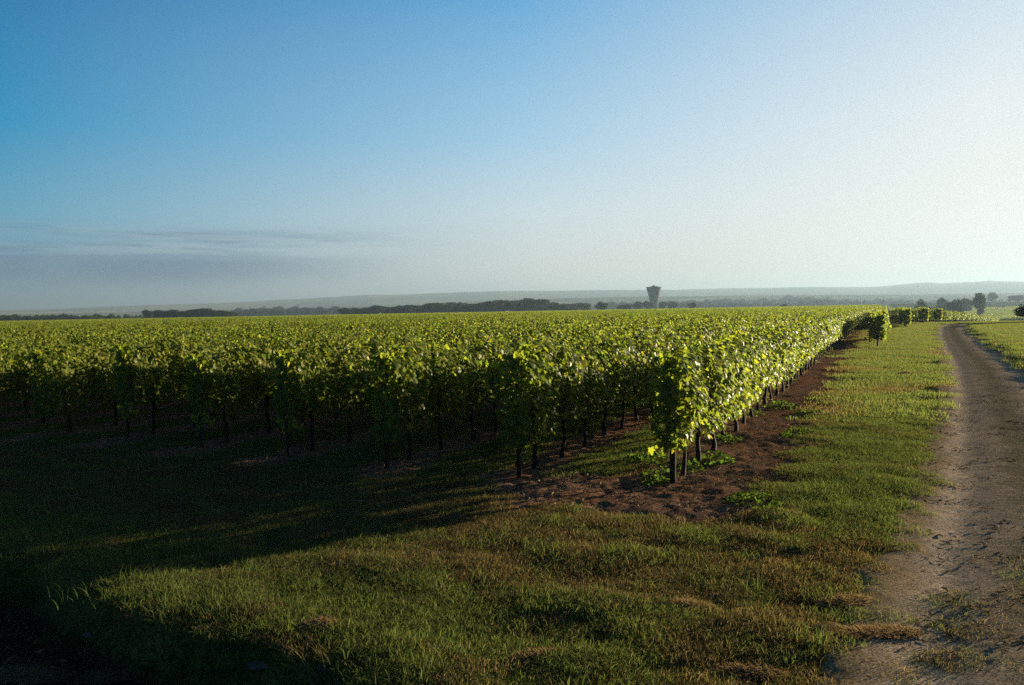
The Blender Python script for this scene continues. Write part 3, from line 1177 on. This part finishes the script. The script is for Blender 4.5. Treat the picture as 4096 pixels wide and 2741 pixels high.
tree(3137, None, 1217, 34, 520, 'little dark bush peeping over the vine tops far right of the tower', CR_WIDE[0], None, .02, 'bush', 'bush')
# left clump
tree(592, None, 1237, 42, 560, 'dark tree standing slightly apart at the left of the clump', CR_TALL[0], None, .02)
for q, (px, ty, wd) in enumerate([(640, 1240, 54), (690, 1239, 60), (738, 1244, 52), (780, 1236, 60), (826, 1233, 66), (868, 1240, 54), (905, 1247, 50)]):
    tree(px, None, ty, wd * 1.6, 570, 'dark rounded tree, %s from the left in the left clump behind the vines' % ordinal(q + 1), (CR_ROUND + CR_WIDE)[(q * 2) % 9],
         'trees of the left clump behind the vineyard', .02)
# right side beyond the track
tree(3684, 1268, 1197, 52, 400, 'dark pointed tree standing left of the broad thicket', CR_TALL[1], None, .03)
tree(3655, 1262, 1232, 40, 380, 'low dark shrub at the foot of the pointed tree', CR_WIDE[0], None, .02, 'shrub', 'shrub')
tree(3712, 1262, 1226, 36, 390, 'low shrub between the pointed tree and the thicket', CR_WIDE[2], None, .02, 'shrub', 'shrub')
tree(3745, 1268, 1228, 44, 385, 'low dark shrub left of the broad thicket', CR_WIDE[3], None, .02, 'shrub', 'shrub')
tree(3762, 1240, 1190, 44, 560, 'hazy round tree behind the low shrubs', CR_ROUND[0], None, .05)
tree(3825, 1272, 1198, 92, 400, 'broad dark thicket with rounded top beyond the track', CR_ROUND[3], None, .0, 'thicket', 'bush')
tree(3862, 1240, 1192, 50, 560, 'hazy bush in front of the tall tree', CR_WIDE[1], None, .02, 'bush', 'bush')
tree(3778, 1272, 1238, 46, 390, 'small dark bush joined to the left of the thicket', CR_WIDE[1], None, .02, 'bush', 'bush')
tree(3917, 1268, 1172, 68, 430, 'tall round-headed tree on a thick leafy stem', CR_ROUND[2], None, .34)
tree(3919, 1268, 1218, 26, 431, 'ivy-clad undergrowth round the stem of the tall tree', CR_TALL[0], None, .0, 'shrub', 'shrub')
tree(3971, 1212, 1170, 50, 880, 'round tree just right of the tall tree', CR_ROUND[2], None, .12)
tree(4072, 1208, 1180, 74, 880, 'flat-topped round tree near the right edge', CR_ROUND[4], None, .03)
tree(4142, 1300, 1200, 170, 78, 'dark bush at the right edge beside the track verge', CR_ROUND[1], None, .0, 'bush', 'bush')

# hazy woods that read as one mass
def woods(name, specs, label, seed):
    g = np.random.default_rng(seed)
    pts, idx, rot, scl = [], [], [], []
    for (pxa, topa, pxb, topb, Y, dep) in specs:
        n = int((pxb - pxa) / 14) + 1
        for q in range(n):
            f = (q + g.random()) / n
            px = pxa + (pxb - pxa) * f; ty = topa + (topb - topa) * f
            YY = Y * (1 + dep * g.random())
            x, y, zt = at_depth(px, ty + g.normal(0, 3), YY)
            zb = hz(x, y) - .5
            H = max(zt - zb, 3) * g.uniform(.75, 1.08)
            Wd = H * g.uniform(.9, 1.6)
            pts.append((x, y, zb)); idx.append(int(g.integers(0, 4))); rot.append(g.uniform(0, 6.28)); scl.append((Wd, Wd, H))
    vs = [crown_mesh(seed * 10 + s, 700, .15, 1.0) for s in range(4)]
    return scatter(name, pts, idx, rot, scl, vs, label, 'woodland')


woods('distant_wood', [(-120, 1257, 450, 1260, 620, .06), (-120, 1262, 480, 1262, 600, .02), (430, 1262, 600, 1258, 760, .1)],
      'dark flat line of wood beyond the vines at far left', 31)
woods('hazy_woods', [(880, 1240, 1400, 1228, 1150, .15), (900, 1236, 1380, 1222, 1500, .1), (2700, 1208, 3250, 1206, 1150, .12), (2640, 1203, 2900, 1200, 1400, .1), (2860, 1196, 3150, 1192, 1500, .1),
                     (3140, 1184, 3420, 1196, 1500, .15), (3240, 1197, 3640, 1200, 1200, .1), (3480, 1192, 3700, 1198, 1450, .1), (3640, 1202, 4200, 1196, 1200, .2),
                     (2300, 1205, 2660, 1208, 1350, .1)],
      'pale blue-green belts of woodland dissolving in the haze', 32)


# ------------------------------------------------------------------ water towers
def lathe(profile, sides, mat, name, smooth=True):
    V, F = [], []
    for r, z in profile:
        for s in range(sides):
            a = 2 * math.pi * s / sides
            V.append((r * math.cos(a), r * math.sin(a), z))
    for i in range(len(profile) - 1):
        for s in range(sides):
            s2 = (s + 1) % sides
            F.append((i * sides + s, i * sides + s2, (i + 1) * sides + s2, (i + 1) * sides + s))
    F.append(tuple(range(sides))[::-1]); F.append(tuple((len(profile) - 1) * sides + s for s in range(sides)))
    return mesh(name, V, F, (mat,), None, smooth)


TY = 900.0
def pz_(py): return at_depth(2616, py, TY)[2]
px_m = TY / FP
tx, ty_, _ = at_depth(2616, 1200, TY)
g0 = hz(tx, ty_)
root = empty('water_tower', (tx, ty_, g0))
tag(root, 'tall flared concrete water tower rising above the vineyard horizon', 'water tower')
prof = [(18 * px_m, -1.0)]
for hw, py in ((19, 1236), (17.2, 1228), (15.8, 1218), (15.6, 1211), (17, 1202), (19.6, 1190), (22.4, 1178), (25.2, 1167), (28, 1157), (30.4, 1149.5)):
    prof.append((hw * px_m, pz_(py) - g0))
ztop = prof[-1][1]
link('shaft', lathe(prof, 48, M_CONC, 'tower_shaft'), root)
link('rim', lathe([(30.5 * px_m, ztop), (31.0 * px_m, ztop + .02), (31.0 * px_m, ztop + .35), (30.0 * px_m, ztop + .36)], 48, M_CONCD, 'tower_rim', False), root)
link('roof', lathe([(29.0 * px_m, ztop + .30), (22 * px_m, ztop + .45), (14 * px_m, ztop + .85), (8 * px_m, ztop + 1.35), (4.2 * px_m, ztop + 1.6), (4.2 * px_m, ztop + 1.7)], 48, M_CONCD, 'tower_roof', False), root)
link('lantern', lathe([(4.0 * px_m, ztop + 1.6), (4.0 * px_m, ztop + 2.05), (3.0 * px_m, ztop + 2.3), (.2, ztop + 2.4)], 24, M_CONCD, 'tower_lantern'), root)
# ribs on the shell
RV, RF = [], []
for s in range(24):
    a = 2 * math.pi * s / 24
    b0 = len(RV)
    for r, z in prof[1:]:
        for da, dr in ((-.012, .0), (0, .16), (.012, .0)):
            RV.append(((r + dr) * math.cos(a + da), (r + dr) * math.sin(a + da), z))
    for i in range(len(prof) - 2):
        for q in range(2):
            RF.append((b0 + i * 3 + q, b0 + i * 3 + q + 1, b0 + i * 3 + q + 4, b0 + i * 3 + q + 3))
link('ribs', mesh('tower_ribs', RV, RF, (M_CONC,)), root)

Y2 = 5150
x2, y2, zt2 = at_depth(3956, 1119.5, Y2)
zb2 = at_depth(3956, 1131, Y2)[2]
r2 = empty('water_tower', (x2, y2, zb2 - 3))
tag(r2, 'tiny pale water tower on the skyline of the far ridge at right', 'water tower')
H2 = zt2 - zb2 + 3
link('shaft', lathe([(3.2, 0), (2.6, H2 * .35), (2.8, H2 * .55)], 20, M_CONC, 'tower_shaft'), r2)
link('tank', lathe([(3.0, H2 * .55), (8.5, H2 * .78), (8.5, H2 * .95), (2, H2)], 20, M_CONC, 'tower_tank'), r2)


# ------------------------------------------------------------------ grass
def blades(n, spread, hmin, hmax, wd, seed, colf, lean=.35, bend=.5):
    g = np.random.default_rng(seed)
    x = g.uniform(-spread / 2, spread / 2, n); y = g.uniform(-spread / 2, spread / 2, n)
    h = g.uniform(hmin, hmax, n) * (0.6 + .8 * g.random(n) ** 2)
    a = g.uniform(0, 2 * math.pi, n)
    lx, ly = g.normal(0, lean, n) * h, g.normal(0, lean, n) * h
    wx, wy = np.cos(a) * wd / 2, np.sin(a) * wd / 2
    bx, by = lx * (1 + bend), ly * (1 + bend)
    z = np.zeros(n) - .01
    V = np.stack([np.stack((x - wx, y - wy, z), 1), np.stack((x + wx, y + wy, z), 1),
                  np.stack((x + lx * .45 + wx * .8, y + ly * .45 + wy * .8, h * .6), 1), np.stack((x + lx * .45 - wx * .8, y + ly * .45 - wy * .8, h * .6), 1),
                  np.stack((x + bx, y + by, h), 1)], 1)
    F4 = np.array([(0, 1, 2, 3)]); F3 = np.array([(3, 2, 4)])
    base = (np.arange(n) * 5)[:, None]
    F = [tuple(f) for f in (base + F4)] + [tuple(f) for f in (base + F3)]
    C = np.repeat(colf(g, n), 5, 0)
    return V.reshape(-1, 3), F, C


def gcol_dry(g, n):
    a, b = np.array((.180, .135, .052)), np.array((.098, .092, .028))
    u = g.random((n, 1)); c = a + (b - a) * u
    s = g.random((n, 1)) < .08
    return np.where(s, np.array((.26, .21, .11)), c) * g.uniform(.7, 1.2, (n, 1))


def gcol_green(g, n):
    a, b = np.array((.090, .142, .030)), np.array((.148, .180, .040))
    u = g.random((n, 1)); c = a + (b - a) * u
    s = g.random((n, 1)) < .05
    return np.where(s, np.array((.20, .18, .09)), c) * g.uniform(.7, 1.2, (n, 1))


def calm(f):
    return lambda g, n: np.minimum(f(g, n), np.array((.17, .17, .05))) * 1.5


def gmesh(*a):
    V, F, C = blades(*a)
    return mesh('grass_patch', V, F, (M_GRASS,), C)


gvar = []
for s in range(4): gvar.append(gmesh(230, .34, .016, .042, .0042, 50 + s, gcol_dry, .6))        # 0-3 dry short
for s in range(4): gvar.append(gmesh(220, .34, .02, .05, .0045, 60 + s, gcol_green, .55))       # 4-7 green short
for s in range(3): gvar.append(gmesh(50, .22, .05, .13, .005, 70 + s, gcol_green, .45))          # 8-10 taller
for s in range(3): gvar.append(gmesh(420, 1.1, .03, .08, .012, 80 + s, calm(gcol_dry)))          # 11-13 far dry
for s in range(3): gvar.append(gmesh(420, 1.1, .03, .09, .012, 90 + s, calm(gcol_green)))        # 14-16 far green


def grass_points():
    g = np.random.default_rng(21)
    P, I = [], []
    # near field
    n = 19500
    th = g.uniform(-R(36), R(36), n); r = np.sqrt(g.uniform(3.6 ** 2, 17 ** 2, n))
    x, y = r * np.sin(th), r * np.cos(th)
    soil, green, td, _ = zone(x, y)
    ls = lip_side(x, y)
    cov = (1 - soil) ** 1.5 * sstep(1.12, 1.65, np.abs(td) + (fbm(x * 2.5, y * 2.5, 3) - .5) * .45)
    cov = np.maximum(cov, .07 * sstep(8, 4.5, y) * sstep(1.8, 1.0, np.abs(td)))
    cov = cov * (.6 + .9 * sstep(.3, .55, fbm(x * 3, y * 3, 3)))
    cov = np.where(ls > .0, cov * .05, cov)
    keep = g.random(n) < cov
    k = np.nonzero(keep)[0]
    gr = g.random(n) < np.clip(green * .95, .12, 1)
    tall = (g.random(n) < .02) | ((np.abs(ls + .15) < .22) & (g.random(n) < .22))
    ix = np.where(tall, g.integers(8, 11, n), np.where(gr, g.integers(4, 8, n), g.integers(0, 4, n)))
    P.append(np.stack((x[k], y[k]), 1)); I.append(ix[k])
    # middle distance
    n = 15000
    th = g.uniform(-R(2), R(36), n); r = g.uniform(16 ** 1.5, 125 ** 1.5, n) ** (1 / 1.5)
    x, y = r * np.sin(th), r * np.cos(th)
    soil, green, td, _ = zone(x, y)
    o, tt = to_row(x, y)
    cov = (1 - soil) ** 1.5 * sstep(1.3, 1.7, np.abs(td)) * (o < D1 + 3.2)
    keep = g.random(n) < cov
    k = np.nonzero(keep)[0]
    gr = g.random(n) < np.clip(green, .25, 1)
    ix = np.where(gr, g.integers(14, 17, n), g.integers(11, 14, n))
    P.append(np.stack((x[k], y[k]), 1)); I.append(ix[k])
    P = np.vstack(P); I = np.concatenate(I)
    z = height(P[:, 0], P[:, 1])
    return np.column_stack((P, z)), I, g


P, I, g = grass_points()
print('grass patches', len(P))
sc = g.uniform(.8, 1.2, len(P))
scatter('grass', P, I, g.uniform(0, 6.28, len(P)), np.stack((sc, sc, sc * g.uniform(.7, 1.25, len(P))), 1), gvar,
        'short mown grass, part green and part dried, over the headland', 'grass')


# loose straw, pebbles and clods on the soil and the track
def litter_variants():
    out = []
    g = np.random.default_rng(5)
    for s in range(3):       # straw bits
        V, F, C = [], [], []
        for q in range(26):
            x, y = g.uniform(-.2, .2, 2); a = g.uniform(0, 6.28); L = g.uniform(.02, .09); b = len(V); w = .0022
            dx, dy = math.cos(a), math.sin(a); z = .012 + g.random() * .012; tz = g.normal(0, .012)
            V += [(x - dy * w, y + dx * w, z), (x + dy * w, y - dx * w, z), (x + dx * L + dy * w, y + dy * L - dx * w, z + tz), (x + dx * L - dy * w, y + dy * L + dx * w, z + tz),
                  (x + dx * L / 2, y + dy * L / 2, z + .005)]
            F += [(b, b + 1, b + 4), (b + 1, b + 2, b + 4), (b + 2, b + 3, b + 4), (b + 3, b, b + 4)]
            C += [np.array((.15, .115, .06)) * g.uniform(.4, 1.4)] * 5
        out.append(mesh('litter', V, F, (M_STRAW,), np.array(C)))
    for s in range(3):       # pebbles / clods
        V, F, C = [], [], []
        for q in range(40):
            x, y = g.uniform(-.22, .22, 2); r = g.uniform(.002, .0055) * (1.8 if g.random() < .08 else 1); b = len(V)
            z = r * .4
            vs = np.array([(1, 0, 0), (0, 1, 0), (-1, 0, 0), (0, -1, 0), (0, 0, .8), (0, 0, -.8), (.6, .6, .4), (-.6, -.6, .3)]) * r * g.uniform(.7, 1.3, (8, 1))
            V += [tuple(v + (x, y, z)) for v in vs]
            F += [(b, b + 6, b + 4), (b + 6, b + 1, b + 4), (b + 1, b + 2, b + 4), (b + 2, b + 7, b + 4), (b + 7, b + 3, b + 4), (b + 3, b, b + 4),
                  (b + 1, b + 6, b + 5), (b + 6, b, b + 5), (b + 2, b + 1, b + 5), (b + 7, b + 2, b + 5), (b + 3, b + 7, b + 5), (b, b + 3, b + 5)]
            C += [np.array((.19, .15, .11)) * g.uniform(.5, 1.5)] * 8
        out.append(mesh('litter', V, F, (M_STRAW,), np.array(C)))
    return out


g = np.random.default_rng(8)
n = 9000
th = g.uniform(-R(36), R(36), n); r = np.sqrt(g.uniform(3.6 ** 2, 30 ** 2, n))
x, y = r * np.sin(th), r * np.cos(th)
soil, green, td, _ = zone(x, y)
ls = lip_side(x, y)
pr = np.maximum(soil * .8, sstep(1.6, 1.0, np.abs(td)) * .4)
pr = np.maximum(pr, (ls > .1) * .5)
pr = np.maximum(pr, .10) * sstep(30, 10, r)
k = np.nonzero(g.random(n) < pr)[0]
st = g.random(len(k)) < .45
ix = np.where(st, g.integers(0, 3, len(k)), g.integers(3, 6, len(k)))
s1 = g.uniform(.8, 1.3, len(k))
scatter('ground_litter', np.column_stack((x[k], y[k], height(x[k], y[k]) + .006)), ix, g.uniform(0, 6.28, len(k)), np.stack((s1, s1, s1), 1),
        litter_variants(), 'scattered straw bits, pebbles and clods on soil and track', 'litter')


# ------------------------------------------------------------------ weeds, tufts, stones, heaps: things one can point at
def weed_mesh(seed, n=70, spread=.22, hh=.16, leaf=.07):
    g = np.random.default_rng(seed)
    a = g.uniform(0, 6.28, n); rr = spread * np.sqrt(g.random(n))
    z = hh * (1 - (rr / spread) ** 2 * .7) * g.uniform(.2, 1, n)
    pos = np.stack((rr * np.cos(a), rr * np.sin(a), z), 1)
    nrm = np.stack((np.cos(a) * .6, np.sin(a) * .6, np.ones(n)), 1) + g.normal(0, .5, (n, 3))
    c = np.array((.062, .095, .020)) * g.uniform(.6, 1.4, (n, 1))
    V, F, C = leaf_cloud(pos, nrm, leaf * g.uniform(.6, 1.2, n), c, 'diamond', g)
    return mesh('weed', V, F, (M_WEED,), C)


WM = [weed_mesh(900, 150, .2, .13, .045), weed_mesh(901, 110, .16, .15, .04), weed_mesh(902, 190, .26, .11, .045)]
weeds = [
    (3125, 1630, 1.7, 'leafy weed clump on the soil midway along the first vine row'),
    (3035, 1655, .9, 'small weed just left of the midway clump, under the vines'),
    (3235, 1655, 1.2, 'green weed at the soil edge nearest the grass strip'),
    (3195, 1735, 1.3, 'bright green broad-leaved weed alone on the brown soil'),
    (3150, 1750, .8, 'low weed left of the bright broad-leaved one'),
    (2900, 1760, 1.2, 'pale green weed between trunks under the first row'),
    (2850, 1850, 1.6, 'wide green weed patch right of the second trunk'),
    (2760, 1880, 1.2, 'weed close behind the stout end post'),
    (2600, 1850, 1.5, 'weed growing left of the stout end post'),
    (2640, 1905, 1.2, 'grassy weed against the foot of the stout end post'),
    (2560, 1810, 1.0, 'weed in the gap left of the end vine'),
    (3010, 2010, 1.2, 'weed at the front corner of the bare soil'),
    (3300, 1420, 1.7, 'dark leafy weed at the foot of the far vines of the first row'),
    (3080, 2060, 1.0, 'low weed where the soil meets the headland grass'),
    (2620, 1930, .8, 'tiny weed left of the post base'),
]
for q, (px, py, s, lab) in enumerate(weeds):
    x, y = on_ground(px, py)
    o = link('weed', WM[q % 3], None, (x, y, hz(x, y)))
    o.scale = (s, s, s); o.rotation_euler = (0, 0, q * 1.7)
    tag(o, lab, 'weed', 'weeds on the tilled soil')


def tuft_mesh(seed, n, hmin, hmax, wd, spread, dirx, col):
    g = np.random.default_rng(seed)
    V, F, C = [], [], []
    for q in range(n):
        bx, by = g.normal(0, spread, 2)
        h = g.uniform(hmin, hmax); lean = g.uniform(.15, .9) * h
        a = dirx + g.normal(0, .6)
        w0 = wd * g.uniform(.7, 1.2)
        px, py = -math.sin(a + 1.0), math.cos(a + 1.0)
        b = len(V)
        N = 7
        for i in range(N):
            f = i / (N - 1)
            cx = bx + math.cos(a) * lean * f ** 1.7; cy = by + math.sin(a) * lean * f ** 1.7; cz = h * (f - .22 * f ** 3)
            ww = w0 * (1 - f * .85)
            V += [(cx - px * ww, cy - py * ww, cz), (cx + px * ww, cy + py * ww, cz)]
        for i in range(N - 1):
            F.append((b + 2 * i, b + 2 * i + 1, b + 2 * i + 3, b + 2 * i + 2))
        C += [np.array(col) * g.uniform(.6, 1.4)] * (2 * N)
    return mesh('grass_tuft', V, F, (M_GRASS,), np.array(C))


for (px, py, lab, seed, n, h0, h1, sp) in [
    (1330, 2850, 'tall dry grass stalks arching leftwards at the bottom edge', 1, 26, .30, .62, .07),
    (1250, 2820, 'thin arching grass stalks left of the tallest tuft', 2, 12, .25, .5, .06),
    (385, 2375, 'bright green grass tuft at the tip of the lit bank', 3, 60, .06, .14, .12),
    (480, 2390, 'broad-bladed green tuft near the tip of the lit bank', 6, 50, .05, .12, .12),
    (700, 2440, 'green tuft with wide blades on the lit bank edge', 4, 50, .06, .14, .12),
    (860, 2450, 'leafy green tuft right of the middle of the bank edge', 5, 45, .06, .14, .12),
]:
    x, y = on_terrain(px, py)
    o = link('grass_tuft', tuft_mesh(seed, n, h0, h1, .0045, sp, math.pi * .93, (.20, .17, .075) if seed < 3 else (.08, .12, .03)), None, (x, y, hz(x, y)))
    tag(o, lab, 'grass tuft', 'grass tufts on the bank')


def rock_mesh(seed, sx, sy, sz, mat=None):
    g = np.random.default_rng(seed)
    bm = bmesh.new()
    bmesh.ops.create_icosphere(bm, subdivisions=3, radius=1)
    for v in bm.verts:
        n = fbm(np.array([v.co.x * 1.3 + seed]), np.array([v.co.y * 1.3 + v.co.z]), 3)[0]
        v.co *= .5 + 1.0 * n
        v.co.x *= sx; v.co.y *= sy; v.co.z *= sz
    me = bpy.data.meshes.new('rock'); bm.to_mesh(me); bm.free()
    me.materials.append(mat or M_STONE)
    return me


for (px, py, a, b, c, lab) in [(1035, 2690, .085, .05, .02, 'flat pale stone slab lying in the dark ditch'),
                               (350, 2545, .035, .028, .02, 'small whitish stone in the dark ditch'),
                               (1290, 2712, .03, .03, .025, 'small round pebble beside the tall grass stalks')]:
    x, y = on_terrain(px, py)
    o = link('stone', rock_mesh(px, a, b, c), None, (x, y, hz(x, y) + c * .5))
    tag(o, lab, 'stone')


def heap_mesh(seed, n, rx, ry, h):
    """heap of cut dry grass: crossing stalks"""
    g = np.random.default_rng(seed)
    a = g.uniform(0, 6.28, n); rr = np.sqrt(g.random(n))
    x, y = rr * np.cos(a) * rx, rr * np.sin(a) * ry
    z = .012 + h * .6 * (1 - rr ** 1.6) * g.uniform(.3, 1, n)
    d = g.uniform(0, 6.28, n); L = g.uniform(.02, .06, n); dz = g.normal(0, .3, n)
    w = .0012
    dx, dy = np.cos(d), np.sin(d)
    V = np.stack([np.stack((x - dy * w, y + dx * w, z - w * 2), 1), np.stack((x + dy * w, y - dx * w, z + w * 2), 1),
                  np.stack((x + dx * L, y + dy * L, np.maximum(z + dz * L, .0)), 1)], 1).reshape(-1, 3)
    C = np.repeat(np.array((.22, .16, .08)) * g.uniform(.5, 1.3, (n, 1)), 3, 0)
    return mesh('dry_heap', V, np.arange(3 * n).reshape(-1, 3), (M_GRASS,), C)


for q, (px, py, rx, ry, h, lab) in enumerate([
    (3622, 1500, .34, .22, .16, 'pale straw heap on the green strip left of the track'),
    (3690, 1492, .5, .15, .06, 'flat trail of straw right of the pale heap'),
    (3500, 2540, .30, .10, .03, 'long pale sweep of cut dry grass at the track edge'),
    (3370, 2420, .22, .10, .05, 'small heap of dry grass above the long pale sweep'),
    (2740, 2430, .22, .12, .05, 'tawny dry grass heap on the headland, centre right'),
    (2950, 2700, .26, .09, .05, 'dry grass heap at the bottom edge of the headland'),
    (1290, 2510, .16, .10, .07, 'curled dry grass clump near the tall stalks'),
    (2150, 2640, .22, .09, .05, 'dry grass heap low on the headland centre'),
    (120, 2710, .3, .12, .07, 'tangle of dry stalks and leaves in the lower left corner'),
    (430, 2715, .2, .08, .06, 'strewn dry stalks right of the corner tangle'),
]):
    x, y = on_terrain(px, py)
    o = link('dry_grass_heap', heap_mesh(50 + q, int(6500 * rx / .3), rx, ry, h), None, (x, y, hz(x, y)))
    o.rotation_euler = (0, 0, -.3 + .2 * (q % 4))
    tag(o, lab, 'dry grass', 'heaps of cut dry grass')

# ------------------------------------------------------------------ haze
hm = bpy.data.materials.new('haze_air')
hm.use_nodes = True
hn = hm.node_tree
hn.nodes.remove(hn.nodes['Principled BSDF'])
pv = hn.nodes.new('ShaderNodeVolumePrincipled')
pv.inputs['Color'].default_value = (.213, .302, .388, 1)
pv.inputs['Density'].default_value = 2.7e-4
pv.inputs['Anisotropy'].default_value = 0.36
hn.links.new(pv.outputs[0], hn.nodes['Material Output'].inputs['Volume'])
HX, HB, HT = 9600, -12.0, 155.0
V = [(sx * HX, sy * HX, z) for z in (HB, HT) for sx, sy in ((-1, -1), (1, -1), (1, 1), (-1, 1))]
F = [(0, 3, 2, 1), (4, 5, 6, 7), (0, 1, 5, 4), (1, 2, 6, 5), (2, 3, 7, 6), (3, 0, 4, 7)]
tag(link('haze', mesh('haze', V, F, (hm,))), 'thin morning haze paling the far land', 'haze', kind='stuff')
